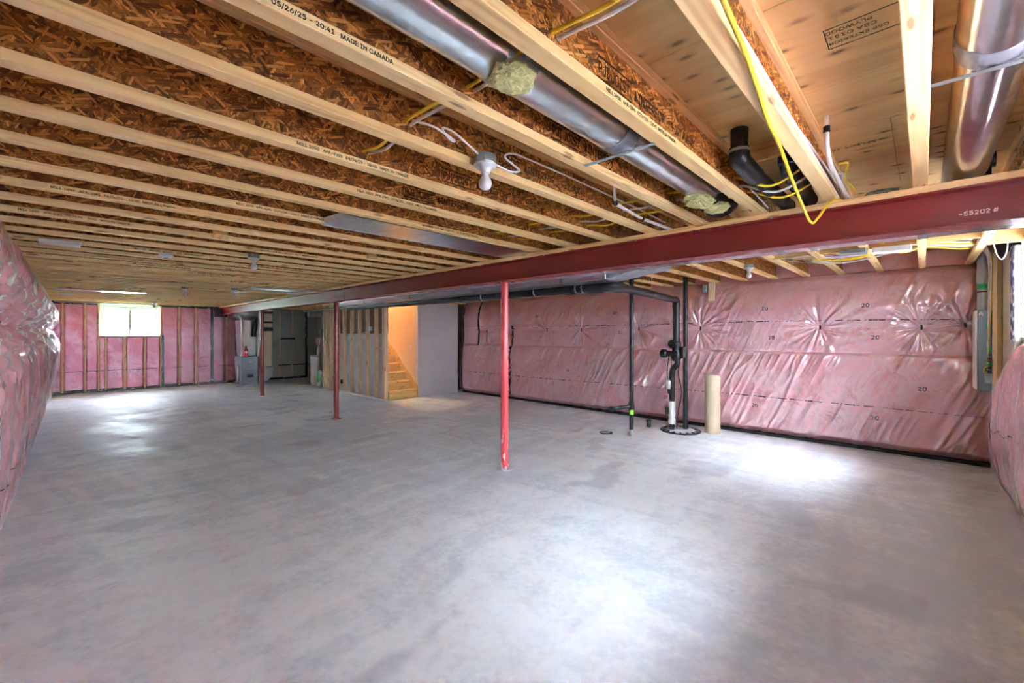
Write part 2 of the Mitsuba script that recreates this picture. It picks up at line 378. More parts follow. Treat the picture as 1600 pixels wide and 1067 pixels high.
for k in range(-1, KMAX + 1):
    yj = joist_y(k)
    if k == -1: lab = 'wooden I-joist nearest the right-hand window, its end over the corner cables'
    elif k == 0: lab = 'wooden I-joist running straight away beside the shiny duct at upper right'
    elif k <= 24: lab = f'wooden ceiling I-joist, {ORD[k]} along the red beam after the one beside the upper-right duct'
    else: lab = 'thin-looking wooden I-joist far back over the far window and furnace'
    j = thing('floor_joist', lab, 'joist', 'far I-joists near the back wall' if k > 24 else 'I-joists crossing the red beam')
    joists[k] = j
    cut = OPEN[2] - .1 < yj < OPEN[3] + .05
    for nm, d in zip(('bottom_flange', 'web', 'top_flange'), CUT if cut else LONG):
        put(nm, d, None, j, at=(0, yj, 0))
    if k in mill_at:
        put('flange_print', MILL['B' if k in (2, 3) else 'A'], None, j, at=(mill_at[k], yj - FW / 2 - .0001, ZJ + .012))
    if k in (3, 4, 5, 6):
        for nm in WEBP: put(nm, WEBP[nm], None, j, at=(1.555, yj - WEB / 2 - .0002, ZJ + .085))
    if k in (1, 2):
        for nm in WEBP: put(nm, WEBP[nm], None, j, at=(1.30 if k == 2 else 2.9, yj - WEB / 2 - .0002, ZJ + .085))

for k, x, w in ((11, .97, .11), (11, 2.40, .12)):
    yj = joist_y(k)
    put('web_block', box((x - w / 2, yj - FW / 2 + .002, ZJ + FH + .001), (x + w / 2, yj - WEB / 2 - .001, ZJ + .17), .002), 'wood_cross', joists[k])
    put('flange_block', box((x - w / 2, yj - FW / 2 - .034, ZJ + .002), (x + w / 2, yj - FW / 2 - .001, ZJ + .036), .002), 'wood_cross', joists[k])

# wood plate, steel beam
solo('sill_plate', box((3.345, -.86, 2.319), (3.505, 15.55, ZJ), .002), 'wood_cross', 'thin wooden plate lying along the top of the long red steel beam', 'plate')
beam = thing('steel_beam', 'long dark red painted steel beam running under the joists on three posts', 'beam')
BX, BZ0, BZ1 = 3.43, 2.112, 2.319
put('top_flange', box((BX - .082, -.86, BZ1 - .011), (BX + .082, 15.6, BZ1), .002), 'red_steel', beam)
put('bottom_flange', box((BX - .082, -.86, BZ0), (BX + .082, 15.6, BZ0 + .011), .002), 'red_steel', beam)
put('web', box((BX - .0045, -.86, BZ0 + .005), (BX + .0045, 15.6, BZ1 - .005)), 'red_steel', beam)
m = text('-55202 #', .023, True)
put('chalk_writing', text_frame(m, (BX - .0055, -.135, BZ0 + .062), (0, -1, 0), (0, 0, 1)), 'chalk', beam)
put('chalk_writing', cat(box((BX - .007, 7.35, 2.19), (BX - .0045, 7.75, 2.20)), box((BX - .007, 7.30, 2.14), (BX - .0045, 7.32, 2.27))), 'print_black', beam, label='black marker tick on the beam web')
for yb in (.75, 1.75, 2.75, 4.0, 5.3, 6.6):
    put('nail', lathe([(0, -.012), (.006, -.01), (.008, 0), (0, .002)], 8, 'x'), 'dull_steel', beam, at=(BX - .085, yb, BZ1 - .006))
solo('beam_pocket', cat(box((BX - .15, 15.62, 2.06), (BX + .15, YF, 2.36)), box((BX - .15, 15.5, 2.06), (BX - .1, 15.62, 2.36))), 'black_tape', 'black lined pocket that holds the far end of the red beam', 'beam pocket')

POST = [3.40, 7.667, 11.82]
names = ('nearest red steel post, its paint scraped at the base', 'middle red steel post in front of the stud partition', 'farthest red steel post, standing beside the furnace')
for i, yp in enumerate(POST):
    c = thing('support_post', names[i], 'post', 'red posts under the beam')
    put('shaft', cyl((BX + .01, yp, .012), (BX + .01, yp, BZ0 - .01), .0445, 28), 'red_steel' if i else 'red_post', c, smooth=40)
    put('base_plate', box((BX - .055, yp - .065, 0), (BX + .075, yp + .065, .012), .002), 'red_post' if i else 'concrete', c)
    put('cap_plate', box((BX - .07, yp - .08, BZ0 - .011), (BX + .09, yp + .08, BZ0 - .0005), .002), 'red_steel', c)

# ------------------------------------------------------------------ insulation blankets
def ridge(v): return 1 - np.abs(2 * v - 1)
def sm(a, b, x):
    t = np.clip((x - a) / (b - a), 0, 1); return t * t * (3 - 2 * t)
def wrinkles(A, Z, fast, seed, fold=1.0):
    """relief in metres: pull-in and rays at the fasteners, sagging folds, fine crumple"""
    P = np.stack([A, Z, A * 0 + seed], -1)
    d = 0.035 * (meshkit.fbm(P * [1.1, 1.4, 1], 3, seed) - .5)
    for (a, z) in fast:
        da, dz = A - a, Z - z
        r = np.hypot(da, dz) + 1e-6; th = np.arctan2(dz, da)
        near = r < 0.9
        if not near.any(): continue
        ray = np.zeros_like(A)
        for n, ph in ((9, a * 9), (16, a * 5 + 1), (25, a * 3 + 2)):
            ray += np.cos(n * th + ph + 1.2 * np.sin(2 * th + a)) / 3
        ray = np.sign(ray) * np.abs(ray) ** .8
        d += np.where(near, -0.075 * np.exp(-(r / .16) ** 1.1) + .028 * ray * np.exp(-(r / .34)) * sm(.012, .08, r) * fold, 0)
    return d
def lumps(A, Z, seed, k=1.0):
    P = np.stack([A * 1.0, Z * 1.0, A * 0 + seed], -1)
    n1 = meshkit.noise(np.stack([A * 9 + Z * 4, Z * 1.3 + A * .3, A * 0 + seed], -1), seed)
    n2 = meshkit.noise(np.stack([A * 20 + Z * 9, Z * 2.4, A * 0 + seed + 3], -1), seed + 1)
    mask = meshkit.fbm(P * [1.6, 1.3, 1], 2, seed + 5)
    return k * sm(.22, .52, mask) * (.022 * ridge(n1) ** 4 + .014 * ridge(n2) ** 3)

# right-hand (back) wall blanket: displacement out of the wall plane towards -x
FAST_R = [(1.066, 1.624), (.026, 1.612), (-.35, 1.638), (2.718, 1.623), (3.838, 1.628), (5.119, 1.617), (6.02, 1.623), (7.959, 1.605), (7.2, 1.61)]
ZP = np.array([0.03, .12, .5, .9, 1.2, 1.245, 1.262, 1.30, 1.62, 1.9, 2.15, 2.30, 2.36])
DP = np.array([.30, .40, .425, .41, .385, .375, .335, .345, .35, .36, .32, .26, .20])
def right_d(Y, Z):
    d = np.interp(Z, ZP, DP)
    d = d + wrinkles(Y, Z, FAST_R, 3)
    d = d + lumps(Y, Z, 11, 1.5) * (.35 + .65 * sm(1.30, 1.20, Z))
    return d - .05 * (1 - sm(-.52, -.40, Y))
def right_surf(Y, Z, off=0.0):
    return np.stack([XR - right_d(Y, Z) - off, Y, Z], -1)
Yg, Zg = np.meshgrid(np.linspace(-.60, 8.86, 760), np.concatenate([np.linspace(.03, 2.36, 190)]), indexing='ij')
P = right_surf(Yg, Zg)
def skirted(P, wall):
    """closes a relief against its wall: wall(points) gives the same points on the wall plane"""
    P = np.concatenate([wall(P[:, :1]), P, wall(P[:, -1:])], 1)
    P = np.concatenate([wall(P[:1]), P, wall(P[-1:])], 0)
    return P
def on_right(Q): Q = Q.copy(); Q[..., 0] = XR - .002; return Q
blanket_r = thing('insulation_blanket', 'pink insulation blanket under clear plastic covering the long right-hand wall', 'insulation')
put('quilt', grid_mesh(skirted(P, on_right)), 'pink_poly', blanket_r, smooth=True)
def dashes(surf, a0, a1, zf, seed, mesh_of):
    r = np.random.default_rng(seed); a = a0; out = []
    while a < a1:
        l = r.uniform(.02, .11) if r.random() < .7 else r.uniform(.006, .015)
        z = zf(a); h = r.choice([.007, .01, .014]); aa = np.linspace(a, a + l, max(2, int(l / .012)))
        A, Zz = np.meshgrid(aa, [z - h / 2, z + h / 2], indexing='ij')
        out.append(grid_mesh(surf(A, Zz, .004)))
        a += l + r.uniform(.006, .05) * (3 if r.random() < .08 else 1)
    return cat(*out)
put('printed_line', dashes(right_surf, -.5, 8.8, lambda a: 1.705 + .012 * math.sin(a), 1, 0), 'print_grey', blanket_r, kind='stuff')
put('printed_line', dashes(right_surf, -.5, 8.8, lambda a: .575 + .015 * math.sin(a * .7), 2, 0), 'print_grey', blanket_r, kind='stuff')
def wrap_text(s, h, a, z, surf, sgn):
    m = text(s, h, True); v = m.vertices.copy()
    Q = surf(a + sgn * v[:, 0], z + v[:, 1], .0035)
    return trimesh.Trimesh(Q + 0, m.faces, process=False)
for a, z in ((.607, 1.883), (.508, .414), (.06, .828), (1.697, 1.448), (.508, 1.458), (1.783, 1.885), (4.235, 1.537), (4.346, 1.908), (5.4, .75), (6.3, 1.9), (1.9, .42), (3.3, .4)):
    put('printed_rating', wrap_text('20', .05, a, z, right_surf, -1), 'print_grey', blanket_r)
for a, z in FAST_R[:8]:
    q = right_surf(np.array([a]), np.array([z]))[0]
    put('fastener', box((q[0] - .02, a - .016, z - .035), (q[0] + .01, a + .004, z + .03), .004), 'black_plastic', blanket_r)
def strip_v(surf, a, w, z0, z1, off=.006, wob=.01):
    zz = np.linspace(z0, z1, 60); A = a + wob * np.sin(zz * 7)
    P2 = np.stack([surf(A - w / 2, zz, off), surf(A + w / 2, zz, off)], 1)
    return grid_mesh(P2)
put('seam_tape', strip_v(right_surf, 8.2, .06, 1.25, 2.34), 'black_tape', blanket_r, label='black seam tape strip near the white wall')
put('seam_tape', strip_v(right_surf, 7.03, .07, .04, 1.72), 'black_tape', blanket_r, label='black seam tape strip behind the nearest post')
put('seam_tape', strip_v(right_surf, 8.80, .06, .03, 2.34, wob=.004), 'black_tape', blanket_r, label='black seam tape in the corner beside the white wall')
put('base_strip', box((XR - .40, -.55, .004), (XR - .27, 8.8, .045), .004), 'black_plastic', blanket_r)
# insulation stuffed between the joist ends above the blanket
solo('rim_insulation', box((XR - .14, -.6, ZJ + .004), (XR - .02, 8.86, ZS - .002), .02), 'pink_poly', 'darker pink insulation stuffed behind the joist ends along the right-hand wall', 'insulation')

# left-hand wall blanket: bulges towards +x, silvery at a glance
FAST_L = [(y, 1.63 + .02 * math.sin(y * 3)) for y in np.arange(1.2, 15.8, .62)]
ZL = np.array([.02, .15, .5, .9, 1.2, 1.3, 1.45, 1.62, 1.8, 2.0, 2.2, 2.33, 2.42])
DL = np.array([.33, .385, .44, .485, .50, .50, .46, .36, .46, .47, .41, .33, .27])
def left_d(Y, Z):
    d = np.interp(Z, ZL, DL) * (.72 + .47 * np.clip((Y - 2) / 13.5, 0, 1))
    d = d + 1.5 * wrinkles(Y, Z, FAST_L, 5, 1.6)
    P3 = np.stack([Y * 8.5 + 1.2 * np.sin(Z * 3), Z * .8, Y * 0 + 4], -1)
    n1, n2 = meshkit.noise(P3, 4), meshkit.noise(P3 * [2.3, 2, 1], 9)
    c = Y - 1.2 - .62 * np.round((Y - 1.2) / .62)               # offset from the nearest row of fasteners
    pinch = np.exp(-(np.abs(Z - 1.63) / .45))
    d = d + (.10 * pinch + .035) * (np.minimum(np.abs(c) / .31, 1) ** .55 - .7) * sm(.0, .35, Z) * sm(2.42, 2.2, Z)
    d = d + (.040 * (ridge(n1) ** 1.5 - .5) + .024 * (ridge(n2) - .5)) * sm(.0, .3, Z)
    hor = meshkit.noise(np.stack([Y * 2.2, Z * 15 + 1.5 * np.sin(Y * 5), Y * 0 + 8], -1), 15)
    d = d + .035 * (ridge(hor) ** 2 - .4) * np.exp(-((Z - 1.62) / .22) ** 2)
    return np.clip(d, .1, .60)
def left_surf(Y, Z, off=0.0):
    return np.stack([XL + left_d(Y, Z) + off, Y, Z], -1)
def on_left(Q): Q = Q.copy(); Q[..., 0] = XL + .002; return Q
Yg, Zg = np.meshgrid(np.linspace(.8, 15.72, 1250), np.linspace(.02, 2.42, 150), indexing='ij')
blanket_l = thing('insulation_blanket', 'bulging plastic-covered insulation along the left wall, shining silver with deep folds', 'insulation')
put('quilt', grid_mesh(skirted(left_surf(Yg, Zg), on_left), True), 'pink_matte', blanket_l, smooth=True)
def film(Y, Z):
    d = left_surf(Y, Z, .010)
    f1 = meshkit.noise(np.stack([Y * 16 + 2 * np.sin(Z * 4), Z * 1.6, Y * 0 + 3], -1), 51)
    f2 = meshkit.noise(np.stack([Y * 34 + Z * 6, Z * 4, Y * 0 + 5], -1), 52)
    d[..., 0] += .010 * ridge(f1) ** 2 + .004 * f2
    return d
put('plastic_sheet', grid_mesh(film(Yg, Zg), True), 'poly_film', blanket_l, smooth=True, label='clear glossy plastic sheet over the pink insulation')
put('printed_line', dashes(left_surf, 3.0, 15, lambda a: .62 + .02 * math.sin(a), 5, 0), 'print_grey', blanket_l, kind='stuff')

# near wall blanket below the windows
TX = np.array([-.6, 5.1, 5.45, 5.95, 6.30, 6.47, 6.6, 7.25]); TZ = np.array([1.50, 1.50, 1.40, 1.24, 1.06, .82, .35, .20])
DN = np.array([.30, .35, .40, .415, .40, .36, .28])
def near_d(X, Z, top):
    s = Z / top
    d = np.interp(s, [0.02, .1, .3, .6, .85, .95, 1.0], DN) - .10 * sm(6.42, 6.7, X)
    P4 = np.stack([X * 8 + Z * 2.5, Z * .9, X * 0 + 2], -1)
    n = meshkit.noise(P4, 21); n2 = meshkit.noise(P4 * [2.4, 1.5, 1], 22)
    return d + .028 * (ridge(n) ** 2 - .4) * sm(0, .2, s) + .01 * (n2 - .5)
Xg, Sg = np.meshgrid(np.linspace(.2, 7.25, 520), np.linspace(.015, 1, 110), indexing='ij')
topg = np.interp(Xg, TX, TZ); Zg = Sg * topg
P = np.stack([Xg, YN + near_d(Xg, Zg, topg), Zg], -1)
def on_near(Q): Q = Q.copy(); Q[..., 1] = YN + .002; return Q
blanket_n = thing('insulation_blanket', 'pink plastic-covered insulation with sagging folds below the right-hand window', 'insulation')
put('quilt', grid_mesh(skirted(P, on_near), True), 'pink_matte', blanket_n, smooth=True)
def near_surf(A, Z, off=0.0):
    top = np.interp(A, TX, TZ); return np.stack([A, YN + near_d(A, Z, top) + off, Z], -1)
def near_film(X, Z, top):
    f1 = meshkit.noise(np.stack([X * 15 + Z * 5, Z * 1.5, X * 0 + 3], -1), 61); f2 = meshkit.noise(np.stack([X * 32 + Z * 9, Z * 4, X * 0 + 5], -1), 62)
    return np.stack([X, YN + near_d(X, Z, top) + .012 + .010 * ridge(f1) ** 2 + .004 * f2, Z], -1)
put('plastic_sheet', grid_mesh(near_film(Xg, Zg, topg)), 'poly_film', blanket_n, smooth=True, label='clear glossy plastic sheet over the pink insulation')
put('printed_line', dashes(near_surf, 4.6, 6.5, lambda a: .62 - .10 * (a - 6) + .02 * math.sin(a * 9), 8, 0), 'print_grey', blanket_n, kind='stuff')

# ------------------------------------------------------------------ far wall: pink batts between studs, taped poly
YB = YF - .06
def far_box(x0, x1, z0, z1, d, c=.0): return box((x0, YF - d, z0), (x1, YF - .001, z1), c)
stud_x = [-.35, .04, .45, .70, .84, 1.22, 1.64, 1.99, 2.41, 2.81, 3.60]
prev = XL
for i, sx in enumerate(stud_x):
    under = WIN_FAR[0] < sx < WIN_FAR[1]
    w = .038 if i != 5 else .055
    put('stud', box((sx - w / 2, YF - .078, .03), (sx + w / 2, YF - .001, 1.46 if under else 2.33), .002), 'wood_upright', wall_far)
edges = [XL] + stud_x + [3.86]
for a, b in zip(edges[:-1], edges[1:]):
    mid = (a + b) / 2
    z1 = 1.46 if WIN_FAR[0] < mid < WIN_FAR[1] else 2.33
    n1, n2 = 8, 40
    Ag, Zg = np.meshgrid(np.linspace(a + .018, b - .018, n1), np.linspace(.03, z1, n2), indexing='ij')
    dd = .055 + .018 * (meshkit.fbm(np.stack([Ag * 5, Zg * 4, Ag * 0], -1), 3, 31) - .35)
    Pf = np.stack([Ag, YF - dd, Zg], -1)
    Q = Pf.copy()
    def on_far(Q): Q = Q.copy(); Q[..., 1] = YF - .001; return Q
    put('insulation_batt', grid_mesh(skirted(Pf, on_far)), 'pink_batt', wall_far, smooth=True)
for (x0, x1, z0, z1) in ((XL + .1, WIN_FAR[0], 2.30, 2.355), (WIN_FAR[1], 3.25, 2.30, 2.355), (XL + .1, 3.9, .0, .075), (2.0, 2.06, .07, 1.48), (3.18, 3.25, .07, 2.31), (3.9, 6.05, .0, .06), (5.98, 6.06, .05, 2.33), (5.13, 5.64, 1.35, 1.40)):
    put('seam_tape', far_box(x0, x1, z0, z1, .075 if x0 < 3.9 else .05, .002), 'black_tape', wall_far)
for (x0, x1) in ((XL + .3, 1.9), (2.25, 2.5), (2.85, 3.1), (3.45, 3.8)):
    put('printed_line', far_box(x0, x1, .55, .562, .078), 'print_black' if x0 > 2 else 'print_grey', wall_far)
# grey poly on the furnace side
for a, b in ((3.86, 5.14), (5.16, 5.54), (5.56, 6.02), (6.04, 6.9), (6.92, XR)):
    put('poly_panel', far_box(a, b, .03, 2.34, .04, .003), 'grey_poly', wall_far)
for sx in (5.15, 5.55, 6.45, 6.91):
    put('stud', box((sx - .02, YF - .044, .03), (sx + .02, YF - .001, 2.34), .002), 'wood_upright', wall_far)
for (x0, x1) in ((4.6, 4.9), (5.1, 5.5), (5.55, 6.2)):
    put('printed_line', far_box(x0, x1, .46, .49, .046), 'print_black', wall_far)

# ------------------------------------------------------------------ windows
def window(name, lo_a, hi_a, z0, z1, y_in, y_out, glass, mull):
    """white vinyl frame in a wall that runs along x"""
    w = name; used[w] = 0; say(w, kind='structure')
    f = .055; yc = y_out
    fr = cat(box((lo_a, yc - .035, z0), (lo_a + f, yc + .035, z1)), box((hi_a - f, yc - .035, z0), (hi_a, yc + .035, z1)),
             box((lo_a + f, yc - .035, z0), (hi_a - f, yc + .035, z0 + f)), box((lo_a + f, yc - .035, z1 - f), (hi_a - f, yc + .035, z1)))
    scene[w] = mikit.ply(fr, 'white_plastic')
    ya, yb2 = min(y_in, yc), max(y_in, yc)
    put('jamb', cat(box((lo_a - .03, ya, z0 - .03), (lo_a, yb2, z1 + .03)), box((hi_a, ya, z0 - .03), (hi_a + .03, yb2, z1 + .03)),
                    box((lo_a, ya, z0 - .03), (hi_a, yb2, z0)), box((lo_a, ya, z1), (hi_a, yb2, z1 + .03))), 'white_plastic', w)
    xs = [lo_a + f] + list(mull) + [hi_a - f]
    for m_ in mull:
        put('mullion', box((m_ - .022, yc - .04, z0 + f), (m_ + .022, yc + .04, z1 - f), .004), 'white_plastic', w)
    for a, b in zip(xs[:-1], xs[1:]):
        sash = put('sash', cat(box((a, yc - .02, z0 + f), (a + .03, yc + .02, z1 - f)), box((b - .03, yc - .02, z0 + f), (b, yc + .02, z1 - f)),
                            box((a, yc - .02, z0 + f), (b, yc + .02, z0 + f + .03)), box((a, yc - .02, z1 - f - .03), (b, yc + .02, z1 - f))), 'white_plastic', w)
        k = key('pane', sash); scene[k] = {'type': 'rectangle', 'bsdf': {'type': 'ref', 'id': 'pane_glass'},
                 'to_world': T().translate([(a + b) / 2, yc, (z0 + z1) / 2]).rotate([1, 0, 0], 90).scale([(b - a) / 2, (z1 - z0) / 2 - f, 1])}
    return w
window('window_1', *WIN_FAR, YF - .07, YF + .10, None, [1.338])
window('window_2', *WIN_CORNER, YN + .26, YN - .10, None, [(WIN_CORNER[0] + WIN_CORNER[1]) / 2])
window('window_3', *WIN_NEAR, YN + .26, YN - .10, None, [(WIN_NEAR[0] + WIN_NEAR[1]) / 2])
# outside the far window
struct('ground_outside', box((-30, YF + .3, 1.0), (40, 60, 1.25)), 'lawn')
fence = thing('neighbour_siding', 'white horizontal siding seen through the far window', 'siding')
for i in range(10):
    z = 1.25 + i * .085
    m = box((-3, 19.0, z), (8, 19.02, z + .073)); m.vertices[:, 1] -= np.where(m.vertices[:, 2] < z + .03, .02, 0)
    put('board', m, 'siding', fence)
put('backing', box((-3, 19.03, 1.25), (8, 19.06, 2.05)), 'foundation', fence)
r = np.random.default_rng(5)
leaves = []
for _ in range(700):
    c0 = np.array([r.normal(.9, .9), 20.6 + r.normal(0, .35), 2.0 + abs(r.normal(0, .22))])
    q = trimesh.creation.icosphere(0, r.uniform(.05, .1)); q.apply_scale([1, .5, .6]); q.apply_translation(c0); leaves.append(q)
sh = thing('shrub', 'green shrub behind the white siding outside the far window', 'shrub')
put('foliage', cat(*leaves), 'leaf', sh, kind='stuff')
put('stem', cyl((.9, 20.6, 1.2), (.9, 20.6, 2.1), .04, 8), 'wood_upright', sh)

# ------------------------------------------------------------------ stair, partition, white wall
part = thing('stud_partition', 'open wooden stud partition in front of the furnace area and the stair', 'stud wall')
PX = 5.10
sy = [8.92, 9.33, 9.74, 10.14, 10.55, 10.96, 11.36, 11.77, 12.02, 12.20]
put('bottom_plate', box((PX, 8.87, .001), (PX + .089, 12.24, .038), .002), 'white_plastic', part)
put('top_plate', box((PX, 8.87, ZJ - .04), (PX + .089, 12.24, ZJ - .002), .002), 'wood_cross', part)
for y in sy:
    put('stud', box((PX, y - .019, .039), (PX + .089, y + .019, ZJ - .041), .002), 'wood_upright', part)
put('stud', box((PX, 8.962, .039), (PX + .089, 9.0, ZJ - .041), .002), 'wood_upright', part)
for a, b, z in ((8.94, 9.31, 1.19), (12.04, 12.18, 1.19)):
    put('blocking', box((PX + .002, a, z), (PX + .085, b, z + .038), .002), 'wood_cross', part)
put('lower_drywall', box((PX + .091, 8.9, .01), (PX + .103, 12.24, 1.52)), 'drywall', part)
put('upper_drywall', box((PX + .091, 8.9, 1.53), (PX + .103, 12.24, ZJ)), 'dark_paper', part)
for y, z, mt in ((11.55, .28, 'black_plastic'), (11.15, .27, 'black_plastic'), (10.8, .25, 'white_plastic'), (9.62, 1.66, 'white_plastic'), (12.10, 1.42, 'black_plastic')):
    put('outlet_box', box((PX + .02, y - .03, z - .05), (PX + .088, y + .03, z + .05), .006), mt, part)
put('cable_run', tube([(PX + .05, 12.2, 1.53), (PX + .05, 11.3, 1.535), (PX + .05, 10.2, 1.53), (PX + .05, 9.62, 1.62)], .006), 'cable_white', part)

stair = thing('staircase', 'yellow-lit plywood staircase rising between the stud partition and the peach wall', 'staircase')
SX0, SX1, SY, RISE, RUN = 5.212, 5.955, 8.87, .198, .245
for i in range(12):
    z, y = i * RISE, SY + i * RUN
    put('riser', box((SX0, y, z + .001), (SX1 - .002, y + .018, z + RISE - .026), .002), 'stair_wood', stair)
    put('tread', box((SX0, y - .025, z + RISE - .025), (SX1 - .002, y + RUN + .015, z + RISE), .006), 'stair_wood', stair)
poly = np.array([[SY - .03, .001], [SY - .03, .26], [SY + 12 * RUN, .30 + 12 * RISE], [SY + 12 * RUN, 12 * RISE - .12], [SY + .2, .001]])
import shapely
st = trimesh.creation.extrude_polygon(shapely.Polygon(poly), .022, engine='earcut')
st = text_frame(st, (SX1, 0, 0), (0, 1, 0), (0, 0, 1))
put('stringer', st, 'stair_wood', stair)
struct('wall_stair', cat(box((5.98, 8.95, 0), (6.08, 12.22, 4.9)), box((5.21, 12.14, 0), (5.98, 12.22, ZS + .13)), box((5.04, 12.14, ZS + .13), (5.98, 12.22, 4.9)), box((5.04, 8.85, ZS + .13), (5.14, 12.14, 4.9)), box((5.14, 8.85, ZS + .13), (5.98, 8.95, 4.9)), box((5.04, 8.85, 4.9), (6.08, 12.22, 5.0)), box((5.192, 8.9, ZJ), (5.205, 12.14, ZS + .13))), 'stair_wall')
struct('trim_1', box((5.10, 8.90, ZJ - .0), (5.98, 8.948, ZS - .001)), 'wood_cross')
solo('stair_lamp', trimesh.creation.icosphere(2, .09), 'bulb_glass', 'warm lamp high in the stairwell', 'lamp', at=(5.5, 10.6, 4.4))
scene['stair_lamp']['emitter'] = {'type': 'area', 'radiance': rgb(STAIR_LAMP)}
solo('light_switch', cat(box((5.972, 9.10, 1.14), (5.979, 9.17, 1.26), .002), box((5.966, 9.125, 1.18), (5.973, 9.145, 1.22), .002)), 'white_plastic', 'small switch plate on the peach stair wall', 'switch')
wall_stub = struct('wall_white', box((5.98, 8.86, 0.004), (7.22, 8.948, 2.31)), 'drywall')
solo('white_wall_plate', box((5.98, 8.86, 2.312), (7.5, 8.948, ZJ - .001), .002), 'wood_cross', 'wooden plate on top of the white drywall panel', 'plate')

# ------------------------------------------------------------------ ducts
d1 = thing('round_duct', 'shiny round metal duct between two joists, running from top centre towards the red beam', 'duct')
DY, DZ, DR = 1.03, ZJ + .115, .098
put('pipe', cyl((XL + .02, DY, DZ), (1.80, DY, DZ), DR, 48), 'galvanised', d1, smooth=40)
put('pipe', cyl((1.78, DY, DZ), (2.95, DY, DZ), DR - .004, 48), 'galvanised', d1, smooth=40)
put('joint_tape', lathe([(DR + .0005, 1.73), (DR + .004, 1.735), (DR + .004, 1.80), (DR + .002, 1.835), (DR - .0035, 1.84)], 48, 'x'), 'duct_tape', d1, smooth=40, at=(0, DY, DZ))
put('patch', lathe([(DR + .0006, .98), (DR + .003, .985), (DR + .003, 1.12), (DR + .0006, 1.125)], 48, 'x').slice_plane([0, 0, .02], [0, .6, -.8]), 'dull_steel', d1, smooth=40, at=(0, DY, DZ))
put('hanger_strap', box((1.775, joist_y(2) + FW / 2 - .012, ZJ - .003), (1.80, joist_y(3) - FW / 2 + .01, ZJ - .0005)), 'dull_steel', d1)
put('end_boot', lathe([(DR - .003, 2.90), (DR + .012, 2.92), (DR + .014, 3.06), (DR + .03, 3.10), (DR + .03, 3.2), (.02, 3.2)], 36, 'x'), 'black_plastic', d1, smooth=40, at=(0, DY, DZ - .002))
d2 = thing('round_duct', 'shiny round metal duct at upper right beside the window, strapped to the joists', 'duct')
EY = -.17
put('pipe', cyl((XL + .02, EY, DZ), (2.02, EY, DZ), DR, 48), 'galvanised', d2, smooth=40)
put('pipe', cyl((2.00, EY, DZ), (3.85, EY, DZ), DR - .004, 48), 'galvanised', d2, smooth=40)
put('joint_tape', lathe([(DR + .0005, 1.95), (DR + .004, 1.955), (DR + .004, 2.02), (DR + .002, 2.06), (DR - .0035, 2.065)], 48, 'x'), 'duct_tape', d2, smooth=40, at=(0, EY, DZ))
put('hanger_strap', box((2.02, joist_y(-1) - .02, ZJ + .004), (2.045, joist_y(0) - FW / 2, ZJ + .0065)), 'dull_steel', d2)
# joist-bay pans
def pan(label, x0, x1, y0, y1, bend=.08):
    p = thing('duct_pan', label, 'duct')
    P0 = np.array([[[x0, y1, ZJ + .03], [x0 + .05, y0, ZJ + .03]], [[x0 + .03, y1, ZJ - .004], [x0 + .06, y0, ZJ - .004]], [[x1, y1, ZJ - .004], [x1, y0, ZJ - .004]]])
    top = P0 + [0, 0, .003]
    m = cat(grid_mesh(P0), grid_mesh(top, True))
    put('sheet', m, 'galvanised', p)
    put('hem', box((x0 + .03, y1 - .006, ZJ - .007), (x1, y1 + .002, ZJ - .001)), 'dull_steel', p)
    put('seam', box((x0 + .45 * (x1 - x0), y0, ZJ - .0065), (x0 + .45 * (x1 - x0) + .02, y1, ZJ - .0042)), 'galvanised', p)
    return p
pan('wide flat galvanised sheet closing a joist bay, reflecting purple near the ceiling centre', 1.34, 3.34, joist_y(7) + .03, joist_y(8) + .035)
pan('thin bright metal sheet closing a bay above the far end of the left wall', -.1, 1.2, 11.33, 11.72)
pan('bent metal sheet in a joist bay ahead of the farthest bare bulb', 2.40, 3.3, 8.62, 8.98)
pan('small metal sheet in a far joist bay over the middle red post', 2.3, 2.55, 9.6, 9.95)
for i, (x, y, w, l, lab) in enumerate(((3.30, 8.42, .16, .16, 'white register boot against the beam above the middle post'), (3.22, 9.2, .14, .14, 'white register boot low beside the beam left of the middle post'), (3.27, 12.2, .16, .18, 'white register boot against the beam near the farthest post'),
                                    (.0, 5.60, .26, .16, 'white rectangular vent box under a joist near the left wall'), (.1, 12.64, .2, .1, 'tiny white vent box far back over the left wall'))):
    v = thing('vent_box', lab, 'vent box')
    put('boot', box((x - w / 2, y - l / 2, ZJ - .03), (x + w / 2, y + l / 2, ZJ - .001), .004), 'white_plastic', v)
    put('rim', box((x - w / 2 - .008, y - l / 2 - .008, ZJ - .006), (x + w / 2 + .008, y + l / 2 + .008, ZJ - .001)), 'galvanised', v)
fd = thing('flat_duct', 'flat galvanised duct hugging the back of the red beam', 'duct')
put('body', box((3.535, -.86, 2.14), (3.83, 8.7, 2.34), .003), 'galvanised', fd)
for y in (.55, .75, -.02, 1.9, 2.3, 4.1, 6.2):
    put('joint_tape', box((3.532, y, 2.1375), (3.832, y + .05, 2.2), .0), 'duct_tape' if y in (.75, 2.3) else 'dull_steel', fd)
tr = thing('trunk_duct', 'deeper galvanised trunk duct behind the beam above the black drain pipe', 'duct')
put('body', box((3.84, 2.35, 2.085), (4.12, 8.7, 2.335), .003), 'galvanised', tr)
put('transition', trimesh.convex.convex_hull(np.array([(3.84, 2.34, 2.085), (4.12, 2.34, 2.085), (3.84, 2.34, 2.335), (4.12, 2.34, 2.335), (3.95, 1.9, 2.2), (4.4, 1.9, 2.2), (3.95, 1.9, 2.335), (4.4, 1.9, 2.335)])), 'dull_steel', tr)
for y in (2.9, 4.4, 5.9, 7.4):
    put('seam', box((3.836, y, 2.081), (4.124, y + .03, 2.2)), 'dull_steel', tr)

